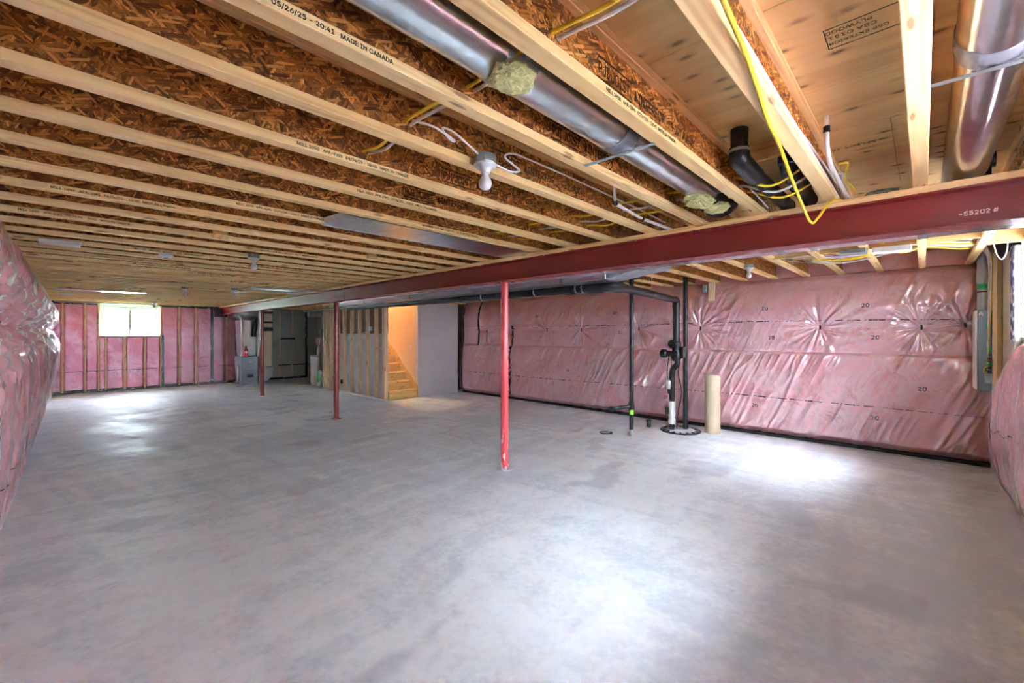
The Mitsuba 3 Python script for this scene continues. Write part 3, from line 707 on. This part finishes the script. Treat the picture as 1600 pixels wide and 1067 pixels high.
# ------------------------------------------------------------------ drain pipes behind the beam
ab = thing('drain_pipe', 'thick black drain pipe hung under the ceiling behind the beam, turning down to the sump', 'pipe')
put('main', cyl((4.22, 2.55, 2.062), (4.22, 8.8, 2.085), .057, 24), 'black_plastic', ab, smooth=40)
put('far_run', cyl((4.22, 8.8, 2.085), (4.22, 11.2, 2.095), .026, 16), 'black_plastic', ab, smooth=40)
put('coupling', cyl((4.22, 2.62, 2.062), (4.22, 2.80, 2.062), .071, 24), 'black_plastic', ab, smooth=40)
put('coupling', cyl((4.22, 3.02, 2.063), (4.22, 3.12, 2.064), .069, 24), 'black_plastic', ab, smooth=40)
put('clamp', cat(cyl((4.22, 2.86, 2.063), (4.22, 2.875, 2.063), .064, 24), cyl((4.22, 2.95, 2.063), (4.22, 2.965, 2.063), .064, 24)), 'dull_steel', ab, smooth=40)
put('elbow', bent([(4.22, 2.66, 2.062), (4.22, 2.52, 2.062), (4.40, 2.50, 2.062)], .066, 20, .1), 'black_plastic', ab, smooth=40)
put('branch', bent([(4.30, 2.50, 2.065), (6.70, 2.82, 2.06), (6.70, 2.82, 1.36)], .050, 20, .09), 'black_plastic', ab, smooth=40)
put('coupling', bent([(6.60, 2.807, 2.061), (6.70, 2.82, 2.06), (6.70, 2.82, 1.93)], .058, 20, .09), 'black_plastic', ab, smooth=40)
for y in (3.6, 4.6):
    put('hanger', cat(lathe([(.059, -.006), (.062, -.006), (.062, .006), (.059, .006)], 24, 'y').apply_translation((4.22, y, 2.066)), box((4.217, y - .006, 2.12), (4.223, y + .006, ZJ))), 'white_plastic', ab)
put('hanger', tube([(5.55, 2.665, 2.0), (5.56, 2.62, 2.06), (5.55, 2.67, 2.125), (5.55, 2.67, ZJ)], .004), 'cable_white', ab)

sp = thing('sump_riser', 'black pipe with check valve and white coupling rising from the sump cover', 'pipe')
put('valve_body', lathe([(.0, -.17), (.055, -.17), (.062, -.14), (.078, -.12), (.078, -.05), (.062, -.03), (.064, .05), (.075, .07), (.075, .12), (.055, .14), (.0, .14)], 24), 'black_plastic', sp, smooth=40, at=(6.70, 2.82, 1.27))
put('valve_arm', lathe([(0, .24), (.045, .235), (.066, .22), (.066, .15), (.045, .13), (.04, -.02), (0, -.02)], 24, 'y'), 'black_plastic', sp, smooth=40, at=(6.62, 2.80, 1.22))
put('valve_arm', lathe([(0, -.03), (.06, -.03), (.07, 0), (.07, .06), (.0, .07)], 20, 'x'), 'black_plastic', sp, smooth=40, at=(6.62, 2.85, 1.37))
put('side_clamp', box((6.66, 2.68, 1.15), (6.76, 2.75, 1.33), .015), 'black_plastic', sp)
put('riser', bent([(6.70, 2.80, 1.13), (6.70, 2.80, 1.06), (6.72, 2.90, .95), (6.72, 2.90, .42)], .042, 18, .06), 'black_plastic', sp, smooth=40)
put('white_coupling', lathe([(0, 0), (.055, 0), (.06, .03), (.06, .07), (.048, .09), (.052, .12), (.06, .14), (.055, .21), (.05, .25), (.056, .30), (.056, .36), (0, .36)], 20), 'white_plastic', sp, smooth=30, at=(6.72, 2.90, .10))
put('coupling_handle', box((6.64, 2.92, .26), (6.68, 2.98, .36), .01), 'black_plastic', sp)
put('stub', cyl((6.72, 2.90, .012), (6.72, 2.90, .12), .04, 18), 'black_plastic', sp, smooth=40)
put('cord', tube([(6.45, 2.83, 1.2), (6.44, 2.85, .95), (6.46, 2.84, .80)], .006), 'black_plastic', sp)
put('cord', tube([(6.47, 2.80, 1.18), (6.47, 2.80, .95), (6.46, 2.83, .80)], .006), 'black_plastic', sp)
put('plug', box((6.43, 2.81, .68), (6.48, 2.87, .82), .01), 'white_plastic', sp)
put('plug', box((6.44, 2.80, .61), (6.47, 2.85, .68), .008), 'black_plastic', sp)
put('cord', tube([(6.78, 2.78, 1.2), (6.82, 2.84, .9), (6.86, 2.80, .6), (6.80, 2.83, .3), (6.78, 2.85, .02)], .007), 'black_plastic', sp)

sc = thing('sump_cover', 'round sump cover with a ring of dark bolts on the floor', 'sump cover')
put('lid', lathe([(0, 0), (.29, 0), (.285, .014), (.22, .016), (.0, .016)], 40), 'concrete', sc, at=(6.76, 2.78, .001))
for i in range(16):
    a = i * 2 * math.pi / 16
    put('bolt', moved(text_frame(box((-.035, -.011, 0), (.035, .011, .016), .003), (6.76 + .255 * math.cos(a), 2.78 + .255 * math.sin(a), .012), (math.cos(a), math.sin(a), 0), (-math.sin(a), math.cos(a), 0)), (0, 0, 0)), 'black_plastic', sc)
put('rim', lathe([(.285, 0), (.30, 0), (.30, .012), (.285, .02)], 40), 'black_plastic', sc, at=(6.76, 2.78, .001))

vp = thing('vent_pipe', 'straight black pipe from the sump cover to the joists, right of the check valve', 'pipe')
put('pipe', cyl((6.91, 2.76, .017), (6.91, 2.76, 2.43), .036, 20), 'black_plastic', vp, smooth=40)
put('collar', cyl((6.91, 2.76, .016), (6.91, 2.76, .06), .043, 20), 'black_plastic', vp, smooth=40)
wp = thing('water_pipe', 'slim black upright pipe with side arm and lime tape, left of the sump', 'pipe')
put('pipe', cyl((5.95, 3.19, .09), (5.95, 3.19, 2.33), .030, 18), 'black_plastic', wp, smooth=40)
put('elbow', bent([(5.95, 3.19, 2.28), (5.95, 3.19, 2.37), (6.0, 3.10, 2.39)], .034, 16, .04), 'black_plastic', wp, smooth=40)
put('side_arm', bent([(5.95, 3.19, .44), (5.80, 3.29, .425), (5.68, 3.36, .415)], .026, 16, .03), 'black_plastic', wp, smooth=40)
put('arm_cap', lathe([(0, -.03), (.036, -.03), (.04, 0), (.036, .03), (0, .032)], 16, 'x'), 'black_plastic', wp, smooth=40, at=(5.68, 3.36, .415))
put('tee', cyl((5.95, 3.19, .39), (5.95, 3.19, .50), .040, 18), 'black_plastic', wp, smooth=40)
put('lime_tape', cyl((5.95, 3.19, .315), (5.95, 3.19, .385), .034, 18), 'lime', wp, smooth=40)
put('stub_end', cyl((5.95, 3.19, .001), (5.95, 3.19, .10), .026, 16), 'dull_steel', wp, smooth=40)
fs = thing('floor_stub', 'short black capped pipe stub in the floor left of the sump cover', 'pipe stub')
put('pipe', cyl((6.68, 3.27, .001), (6.68, 3.27, .10), .034, 18), 'black_plastic', fs, smooth=40)
put('cap', cyl((6.68, 3.27, .085), (6.68, 3.27, .115), .041, 18), 'black_plastic', fs, smooth=40)
fc = thing('floor_drain', 'flat dark round drain cap set in the concrete left of the slim pipe', 'drain')
put('rim', lathe([(.082, 0), (.10, 0), (.10, .006), (.082, .01)], 32), 'black_plastic', fc, at=(5.83, 3.56, .001))
put('grate', lathe([(0, .002), (.08, .002), (.08, .006), (0, .006)], 32), 'dull_steel', fc, at=(5.83, 3.56, .001))
tb = thing('cardboard_tube', 'tall tan cardboard forming tube standing on end beside the sump', 'tube')
put('shell', lathe([(.104, .002), (.111, .002), (.111, .89), (.104, .89), (.104, .002)], 40), 'cardboard', tb, smooth=40, at=(6.98, 2.37, 0))
hb = thing('hanging_block', 'short wooden block hanging from a joist end with a small metal box', 'wood block')
put('block', box((7.18, 2.41, 2.06), (7.22, 2.50, ZJ - .002), .003), 'wood_upright', hb)
put('metal_box', box((7.15, 2.52, 2.20), (7.21, 2.58, 2.32), .006), 'dull_steel', hb)

# drains and water lines up between the near joists
ca = thing('ceiling_drain', 'black plastic drain dropping from the plywood and bending along a joist bay', 'pipe')
put('drop', cyl((2.46, .70, 2.44), (2.46, .70, ZS - .002), .042, 20), 'black_plastic', ca, smooth=40)
put('elbow', bent([(2.46, .70, 2.50), (2.46, .70, 2.44), (2.72, .695, 2.42)], .050, 20, .08), 'black_plastic', ca, smooth=40)
put('run', cyl((2.66, .695, 2.425), (3.5, .68, 2.415), .042, 20), 'black_plastic', ca, smooth=40)
put('ring', cyl((2.46, .70, 2.475), (2.46, .70, 2.49), .0525, 20), 'dull_steel', ca, smooth=40)
cb = thing('ceiling_drain', 'second black plastic drain beside the near joist above the beam, half hidden by it', 'pipe')
put('drop', cyl((2.76, .545, 2.46), (2.76, .545, ZS - .04), .045, 20), 'black_plastic', cb, smooth=40)
put('run', bent([(2.76, .545, 2.50), (2.85, .548, 2.44), (3.5, .555, 2.43)], .045, 20, .08), 'black_plastic', cb, smooth=40)
put('ring', cyl((3.05, .551, 2.437), (3.065, .551, 2.437), .0475, 20), 'dull_steel', cb, smooth=40)
put('coupling', cyl((3.08, .551, 2.436), (3.2, .552, 2.435), .052, 20), 'black_plastic', cb, smooth=40)
cc = thing('ceiling_drain', 'black plastic drain tee behind the shiny duct at upper right, above the beam', 'pipe')
put('run', cyl((3.60, -.29, 2.50), (3.60, -.10, 2.50), .042, 20), 'black_plastic', cc, smooth=40)
put('drop', cyl((3.60, -.235, 2.36), (3.60, -.235, 2.55), .040, 20), 'black_plastic', cc, smooth=40)
solo('bay_block', box((3.50, -.345, ZJ + .001), (3.56, -.02, ZJ + .04), .003), 'wood_cross', 'small wooden block on the plate under the shiny duct at upper right', 'wood block')
wl = thing('water_line', 'white water line dropping from the plywood with a black band near the joist', 'water line')
put('pipe', bent([(2.60, .345, ZS - .001), (2.60, .345, 2.45), (2.75, .35, 2.40), (3.4, .35, 2.385)], .011, 12, .06), 'cable_white', wl, smooth=40)
put('band', cyl((2.60, .345, 2.515), (2.60, .345, 2.545), .014, 12), 'black_plastic', wl, smooth=40)
solo('bay_block', box((2.72, joist_y(1) + .04, ZS - .10), (2.76, joist_y(2) - .04, ZS - .002), .003), 'wood_cross', 'wooden block between two near joists, against the plywood beside the black drain', 'wood block')
rb = thing('floor_register', 'dark round hole rim of a floor outlet in the plywood just above the beam', 'floor outlet')
put('ring', lathe([(.085, -.02), (.10, -.02), (.10, 0), (.085, 0)], 32), 'dull_steel', rb, at=(4.3, .23, ZS - .001))
put('cover', lathe([(0, -.004), (.084, -.004), (.084, 0), (0, 0)], 32), 'print_black', rb, at=(4.3, .23, ZS - .001))

# ------------------------------------------------------------------ bare-bulb fixtures
def fixture(x, y, z, label, big=True):
    """z: underside of the round lampholder"""
    f = thing('bulb_fixture', label, 'light fixture', 'bare-bulb ceiling fixtures')
    put('junction_box', lathe([(0, .012), (.052, .012), (.054, .016), (.054, .055), (0, .055)], 8), 'dull_steel', f, at=(x, y, z))
    put('lampholder', lathe([(0, .012), (.054, .012), (.057, .006), (.055, .0), (.034, -.006), (.026, -.014), (.023, -.032), (.0, -.032)], 32), 'porcelain', f, smooth=40, at=(x, y, z))
    put('bulb', lathe([(0, -.026), (.013, -.026), (.014, -.04), (.020, -.050), (.029, -.066), (.0325, -.082), (.029, -.099), (.019, -.110), (.006, -.114), (0, -.1145)], 28), 'bulb_glass', f, smooth=50, at=(x, y, z))
    return f
fixture(1.44, 1.556, 2.345, 'largest bare bulb in a round white holder, hanging beside a joist at top centre')
fixture(1.44, 5.213, 2.33, 'bare bulb left of the purple sheet, on a joist side')
fixture(1.56, 9.685, 2.33, 'far bare bulb above and right of the far window')
fixture(2.24, 9.278, 2.33, 'far bare bulb with a metal sheet behind, near the beam')
fixture(1.70, 14.56, 2.33, 'farthest bare bulb, directly over the far window')
fixture(5.85, 1.556, 2.325, 'bare bulb behind the beam, in front of the pink wall')
sd = thing('ceiling_alarm', 'small flat grey-white disc under a joist over the left side', 'alarm')
put('base', lathe([(0, 0), (.06, 0), (.062, -.02), (.05, -.035), (0, -.036)], 24), 'white_plastic', sd, smooth=40, at=(.76, joist_y(14), ZJ - .001))
put('sensor', lathe([(0, -.036), (.02, -.036), (.018, -.042), (0, -.042)], 16), 'dull_steel', sd, at=(.76, joist_y(14), ZJ - .001))

# ------------------------------------------------------------------ cables
def cable(pts, colour, label, r=.0052, group=None, flat=1.0):
    return solo('electrical_cable', tube(pts, r, 7, True, flat), 'cable_' + colour, label, 'cable', group, smooth=True)
cable([(.7, .345, 2.40), (1.127, .357, 2.347), (1.45, .385, 2.35), (1.891, .436, 2.347), (2.148, .451, 2.340), (2.45, .455, 2.25), (2.9, .462, 2.158), (3.0, .44, 2.19), (3.15, .41, 2.30), (3.33, .385, 2.362), (3.7, .37, 2.40)], 'yellow', 'yellow cable hanging in a V in front of the red beam', .0075)
cable([(.7, .402, 2.42), (1.215, .401, 2.42), (1.426, .397, 2.42), (1.922, .40, 2.42), (2.653, .397, 2.41), (3.388, .392, 2.39)], 'white', 'white cable running along the joist beside the hanging yellow cable', .008)
cable([(.7, .412, 2.44), (1.215, .412, 2.44), (1.9, .412, 2.43), (2.6, .40, 2.45), (3.4, .36, 2.40)], 'white', 'thin white cable close behind the one beside the hanging yellow cable', .005)
cable([(2.90, .33, 2.44), (2.98, .30, 2.46), (3.12, .33, 2.42), (3.3, .31, 2.41), (3.6, .30, 2.40)], 'yellow', 'short curled yellow cable at the foot of the white water line')
cable([(2.95, .36, 2.40), (3.05, .33, 2.43), (3.2, .35, 2.40), (3.6, .33, 2.39)], 'white', 'short curled white cable at the foot of the white water line')
def crossing(x, ys, zs, colour, label, r=.0072):
    """a cable threaded through the joist webs, sagging in each bay"""
    p = []
    for i, y in enumerate(ys):
        p.append((x + .01 * math.sin(7 * y), y, zs))
        if i < len(ys) - 1: p.append((x + .02 * math.sin(5 * y) - .02, (y + ys[i + 1]) / 2, 2.364 if i == 0 and x > 2 else zs - .024 - .012 * math.sin(9 * y)))
    cable(p, colour, label, r)
J = [joist_y(k) for k in range(0, 12)]
crossing(1.04, J[1:6], 2.445, 'yellow', 'yellow cable threaded across the joists near the top edge, by the first wool tuft')
crossing(1.075, J[1:6], 2.445, 'white', 'white cable threaded beside the yellow one near the top edge')
crossing(2.78, J[1:9], 2.46, 'yellow', 'yellow cable crossing the joists above the beam, farthest from it of three')
crossing(2.92, J[1:9], 2.445, 'white', 'white cable crossing the joists above the beam between two yellow ones')
crossing(3.06, J[1:9], 2.44, 'yellow', 'yellow cable crossing the joists above the beam, nearest to it of three')
cable([(2.948, .79, 2.44), (2.97, .765, 2.41), (3.10, .765, 2.40), (3.36, .775, 2.395)], 'white', 'short white cable bending from the crossing cables down to the plate')
cable([(1.054, 1.60, 2.45), (1.12, 1.53, 2.42), (1.23, 1.535, 2.40), (1.20, 1.53, 2.395), (1.16, 1.53, 2.43), (1.23, 1.528, 2.43), (1.43, 1.56, 2.385)], 'white', 'looped white cable feeding the largest bulb from the left', .0055)
cable([(1.50, 1.56, 2.38), (1.60, 1.54, 2.362), (1.66, 1.53, 2.38), (1.63, 1.55, 2.41), (1.56, 1.54, 2.425), (1.60, 1.525, 2.45), (1.75, 1.52, 2.455), (2.17, 1.52, 2.455), (2.98, 1.52, 2.445), (3.4, 1.52, 2.43)], 'white', 'long white cable from the largest bulb along the joist side', .0055)
cw = thing('conduit', 'white pipe with black joints dropping from a joist and running to the beam', 'conduit')
put('pipe', bent([(2.40, 1.40, 2.50), (2.52, 1.47, 2.385), (3.0, 1.52, 2.385), (3.5, 1.51, 2.39)], .011, 12, .03), 'cable_white', cw, smooth=40)
put('joint', cyl((2.50, 1.462, 2.40), (2.54, 1.475, 2.385), .0145, 12), 'black_plastic', cw, smooth=40)
put('joint', cyl((2.98, 1.518, 2.385), (3.01, 1.52, 2.385), .0145, 12), 'black_plastic', cw, smooth=40)
# bundle over the back right corner
for i in range(9):
    c0 = 'yellow' if i in (2, 5, 7) else 'white'
    a = 5.72 + .045 * i
    p = [(a, 1.3 - .1 * (i % 3), 2.43), (a + .03 * math.sin(i), .65, 2.39 - .03 * (i % 3)), (a, .1, 2.41), (a + .02 * math.sin(2 * i), -.25, 2.395 - .012 * (i % 4)), (6.3 + .05 * i, -.43, 2.42), (6.80 + .012 * i, -.50 - .012 * (i % 3), 2.30), (6.86 + .01 * i, -.505 - .012 * (i % 3), 2.0), (6.88 + .006 * i, -.50, 1.62 - .06 * i)]
    cable(p, c0, ('white' if c0 == 'white' else 'yellow') + ' cable in the bundle crossing to the electrical panel in the right corner', .006, 'cable bundle above the right corner')
cable([(6.1, 1.25, 2.43), (6.0, 1.0, 2.36), (5.95, .85, 2.33), (6.05, .70, 2.37), (6.1, .45, 2.43)], 'white', 'drooping white cable loop behind the beam, right of the back bulb')
cable([(5.4, .30, 2.42), (5.5, .22, 2.32), (5.6, .12, 2.31), (5.65, .02, 2.36), (5.75, -.03, 2.42)], 'yellow', 'drooping yellow cable loop under the white box behind the beam')
cable([(5.85, -.45, 2.40), (5.80, -.47, 2.25), (5.78, -.50, 2.19), (5.80, -.53, 2.25), (5.90, -.55, 2.38)], 'white', 'white cable loop hanging before the yellow board at the corner')
wb = thing('driver_box', 'white rectangular lighting box between the back joists', 'box')
put('case', box((5.35, .08, 2.30), (5.50, .36, 2.352), .006), 'white_plastic', wb)
put('bracket', box((5.30, .40, 2.31), (5.46, .60, 2.352), .004), 'dull_steel', wb)
# mineral-wool tufts where cables pass the duct
def tuft(c, s, seed, label):
    m = trimesh.creation.icosphere(4, 1.0); v = m.vertices
    d = .75 + .55 * meshkit.fbm(v * 2.2 + seed, 4, seed) + .22 * (meshkit.noise(v * 11 + seed, seed) - .5)
    m.vertices = v * d[:, None] * np.array(s) + np.array(c)
    solo('wool_tuft', m, 'mineral_wool', label, 'insulation tuft')
tuft((1.03, .985, 2.372), (.075, .07, .035), 3, 'tuft of greenish mineral wool with cables, below the long duct near the top')
tuft((2.80, 1.035, 2.372), (.12, .075, .04), 4, 'larger greenish wool tuft at the end of the long duct')
tuft((3.02, 1.0, 2.37), (.09, .075, .035), 5, 'wool tuft nearest the beam, beside the black duct boot')
tuft((6.0, .92, 2.40), (.10, .07, .045), 6, 'small greenish wool tuft among white cables behind the beam')

# blocking between the back joists
for i, k in enumerate((-1, 0, 1, 2)):
    put_x = 5.5
    solo('joist_blocking', box((put_x, joist_y(k) + .006, ZJ + .004), (put_x + .03, joist_y(k + 1) - .006, ZS - .002), .002), 'wood_cross', ('first', 'second', 'third', 'fourth')[i] + ' short board between the back joists, counting from the right-hand window', 'wood block', 'boards between the back joists')
solo('header_board', box((5.95, YN + .02, ZJ + .002), (5.99, joist_y(-1) - .034, ZS - .002), .003), 'wood_cross', 'yellow board above the right-hand window, beside the last joist', 'board')
solo('rim_board', box((XL + .02, YN + .01, ZJ + .02), (XR - .02, YN + .04, ZS - .002)), 'osb', 'rim board along the window wall above the joist ends', 'board')

# ------------------------------------------------------------------ right corner: electrical panel, conduit, furring, taped poly
solo('corner_backing', box((6.90, -.60, .28), (7.28, -.565, 2.33), .002), 'plywood', 'plywood backing in the right corner behind the electrical panel', 'board')
solo('corner_poly', box((6.03, -.66, 1.14), (6.85, -.60, 2.345), .01), 'clear_poly', 'white plastic sheet between the corner stud and the taped window', 'plastic sheet')
solo('window_tape', box((6.06, -.60, 1.46), (6.24, -.594, 2.345)), 'blue_tape', 'dark blue taped strip beside the right-hand window', 'tape')
solo('corner_stud', box((6.86, -.564, .95), (6.90, -.53, ZJ + .04), .003), 'wood_upright', 'yellowish wooden upright in the right corner beside the panel', 'stud')
solo('lower_board', trimesh.convex.convex_hull(np.array([(x, y, z) for y in (-.562, -.55) for x, z in ((6.66, .95), (6.66, .16), (7.2, .50), (7.2, .95))])), 'drywall', 'pale board with slanted lower edge under the electrical panel', 'board')
solo('lower_outlet', box((6.70, -.549, .42), (6.80, -.50, .60), .008), 'black_plastic', 'small black outlet box on the pale board in the right corner', 'outlet')
ep = thing('breaker_box', 'tall dark grey electrical panel in the right corner with green tags on its side', 'electrical panel')
put('enclosure', box((6.93, -.530, .915), (7.25, -.425, 1.79), .004), 'panel_grey', ep)
cov = put('cover', box((6.925, -.424, .92), (7.255, -.405, 1.785), .005), 'white_plastic', ep)
put('warning_label', box((6.94, -.4045, 1.73), (7.05, -.4035, 1.775)), 'cable_yellow', cov)
for (y, z, s) in ((-.52, 1.74, .05), (-.505, 1.63, .05), (-.515, 1.35, .04), (-.52, 1.20, .03)):
    put('green_tag', box((6.905, y - .012, z - s / 2), (6.928, y + .02, z + s / 2), .003), 'green_print', ep)
for i in range(7):
    z = 1.30 - .035 * i
    put('cable_clamp', box((6.91, -.532 + .002 * i, z - .008), (6.929, -.495, z + .006), .003), 'black_plastic', ep)
put('side_breaker', box((6.90, -.535, .99), (6.928, -.475, 1.10), .004), 'dull_steel', ep)
put('ground_loop', tube([(6.925, -.50, 1.18), (6.89, -.47, 1.15), (6.89, -.475, 1.10), (6.925, -.50, 1.12)], .006), 'cable_yellow', ep)
m = text('A', .04, True)
put('side_letter', text_frame(m, (6.929, -.43, 1.73), (0, -1, 0), (0, 0, 1)), 'chalk', ep)
cg = thing('conduit', 'thick grey conduit rising from the electrical panel to the joists', 'conduit')
put('pipe', cyl((7.1, -.475, 1.79), (7.1, -.475, 2.40), .046, 24), 'pipe_grey', cg, smooth=40)
put('coupling', cyl((7.1, -.475, 2.10), (7.1, -.475, 2.24), .052, 24), 'pipe_grey', cg, smooth=40)
put('green_tag', box((7.03, -.53, 2.03), (7.055, -.43, 2.08), .003), 'green_print', cg)
put('tape_band', cyl((7.1, -.475, 1.99), (7.1, -.475, 2.0), .048, 24), 'black_plastic', cg, smooth=40)

# ------------------------------------------------------------------ furnace corner
fu = thing('furnace', 'dark grey furnace cabinet standing near the far wall beside the farthest post', 'furnace')
put('cabinet', box((3.65, 14.44, .02), (4.09, 15.1, .87), .008), 'furnace_grey', fu)
up_door = put('door', box((3.665, 14.425, .45), (4.075, 14.442, .85), .004), 'furnace_grey', fu)
low_door = put('door', box((3.665, 14.425, .04), (4.075, 14.442, .44), .004), 'furnace_grey', fu)
put('label_plate', box((3.80, 14.422, .24), (3.97, 14.426, .34), .001), 'black_plastic', low_door)
put('badge', box((3.86, 14.422, .69), (3.92, 14.426, .71), .001), 'white_plastic', up_door)
put('base', box((3.55, 14.42, .001), (4.12, 15.15, .02)), 'dull_steel', fu)
pl = trimesh.convex.convex_hull(np.array([(3.70, 14.56, .872), (4.06, 14.56, .872), (3.70, 15.05, .872), (4.06, 15.05, .872), (3.66, 14.46, 1.93), (4.10, 14.46, 1.93), (3.66, 15.1, 1.93), (4.10, 15.1, 1.93)]))
put('plenum', pl, 'galvanised', fu)
fe = thing('fire_extinguisher', 'small red fire extinguisher standing on the furnace', 'fire extinguisher')
put('cylinder', lathe([(0, 0), (.05, 0), (.052, .01), (.052, .19), (.04, .225), (.018, .235), (0, .235)], 20), 'extinguisher_red', fe, smooth=40, at=(3.79, 14.47, .872))
put('band', lathe([(.0525, .09), (.0535, .09), (.0535, .15), (.0525, .15)], 20), 'white_plastic', fe, at=(3.79, 14.47, .872))
put('valve', lathe([(0, .235), (.02, .235), (.02, .26), (.03, .27), (.03, .29), (0, .295)], 12), 'black_plastic', fe, at=(3.79, 14.47, .872))
du = thing('flex_duct', 'sagging silver and black insulated duct over the furnace', 'duct')
put('sleeve', tube([(3.55, 14.72, 2.18), (3.75, 14.70, 2.15), (3.9, 14.70, 2.13), (4.0, 14.72, 2.15), (4.06, 14.75, 2.17)], .19, 20), 'galvanised', du, smooth=40)
put('drop', tube([(4.02, 14.40, 2.0), (3.99, 14.4, 1.7), (3.97, 14.42, 1.45)], .06, 12), 'black_plastic', du, smooth=40)
fp = thing('flue_pipe', 'white plastic vent pipe rising left of the furnace', 'pipe')
put('pipe', bent([(3.67, 14.42, .87), (3.67, 14.42, 1.95), (3.56, 14.42, 2.10), (3.54, 14.42, 2.34)], .035, 14, .06), 'white_plastic', fp, smooth=40)
put('drain', bent([(3.56, 14.40, .62), (3.56, 14.40, .14), (3.46, 14.40, .13)], .022, 12, .03), 'white_plastic', fp, smooth=40)
fp2 = thing('flue_pipe', 'white plastic vent pipe rising at the right side of the furnace', 'pipe')
put('pipe', cyl((4.10, 14.40, .87), (4.10, 14.40, 2.32), .036, 14), 'white_plastic', fp2, smooth=40)
ra = thing('return_duct', 'pale upright return duct with black bands behind the farthest post', 'duct')
put('riser', box((4.26, 14.75, .52), (4.58, 15.2, 2.3), .02), 'cream_vinyl', ra)
put('boot', trimesh.convex.convex_hull(np.array([(x, y, z) for y in (14.75, 15.2) for x, z in ((4.2, .5), (4.62, .5), (4.62, .40), (4.58, .22), (4.45, .08), (4.30, .03), (4.2, .03))])), 'drywall', ra)
for z in (2.16, 1.86, 1.68, 1.62):
    put('band', box((4.24, 14.74, z), (4.60, 15.21, z + .06), .004), 'black_plastic', ra)
so = thing('brine_tank', 'white round brine tank with lid beside the stud partition', 'tank')
put('tank', lathe([(0, .001), (.135, .001), (.14, .03), (.155, .80), (.165, .81), (.165, .84), (0, .85)], 28), 'tank_white', so, smooth=30, at=(5.36, 13.35, 0))
put('lid', lathe([(0, .85), (.166, .85), (.16, .875), (0, .885)], 28), 'white_plastic', so, smooth=30, at=(5.36, 13.35, 0))
ft = thing('resin_tank', 'grey softener tank with valve head standing behind the white brine tank', 'tank')
put('tank', lathe([(0, .001), (.12, .001), (.125, .05), (.125, 1.08), (.09, 1.17), (.04, 1.2), (0, 1.2)], 24), 'pipe_grey', ft, smooth=40, at=(5.62, 13.6, 0))
put('valve_head', box((5.50, 13.44, 1.2), (5.74, 13.74, 1.42), .03), 'white_plastic', ft)
put('bypass', bent([(5.56, 13.5, 1.40), (5.56, 13.5, 1.65), (5.62, 13.5, 1.95), (5.62, 13.5, 2.3)], .02, 10, .05), 'white_plastic', ft, smooth=40)
hd = thing('range_duct', 'short oval silver duct by the ceiling left of the stud partition', 'duct')
put('body', tube([(5.1, 13.2, 2.12), (5.3, 13.2, 2.11), (5.45, 13.2, 2.14), (5.6, 13.25, 2.05)], .075, 16), 'galvanised', hd, smooth=40)
put('hanger', box((5.29, 13.19, 2.18), (5.31, 13.21, ZS - .001)), 'dull_steel', hd)
put('flange', cyl((5.08, 13.2, 2.12), (5.10, 13.2, 2.12), .095, 20), 'dull_steel', hd)
bag = trimesh.convex.convex_hull(np.array([(x, y, z) for x, y, z in ((5.22, 12.72, .002), (5.24, 13.06, .002), (5.34, 12.74, .002), (5.36, 13.08, .002), (5.30, 12.74, .44), (5.31, 13.05, .46), (5.38, 12.76, .43), (5.40, 13.06, .45))])).subdivide().subdivide()
bag.vertices += .012 * (meshkit.fbm(bag.vertices * 9, 2, 3)[:, None] - .5)
bg = thing('salt_bag', 'white and green softener salt bag leaning by the partition end', 'bag')
put('sack', bag, 'white_plastic', bg, smooth=50)
put('print', trimesh.convex.convex_hull(np.array([(5.236, 12.80, .12), (5.29, 12.80, .36), (5.238, 12.95, .12), (5.292, 12.95, .36), (5.225, 12.80, .12), (5.28, 12.80, .36), (5.226, 12.95, .12), (5.28, 12.95, .36)])), 'green_print', bg)
# crumpled plastic along the top of the far window
Ag, Bg = np.meshgrid(np.linspace(-.1, 1.9, 120), np.linspace(0, 1, 10), indexing='ij')
N = meshkit.fbm(np.stack([Ag * 6, Bg * 3, Ag * 0], -1), 3, 41) - .5
Pp = np.stack([Ag, YF - .09 - .06 * np.sin(Bg * 3.1) - .06 * N, 2.325 + .03 * Bg + .05 * N * np.sin(Bg * 3.1)], -1)
def back(Q): Q = Q.copy(); Q[..., 1] = YF - .08; return Q
solo('loose_plastic', grid_mesh(skirted(Pp, back)), 'clear_poly', 'crumpled clear plastic gathered along the top of the far window', 'plastic sheet', smooth=True)
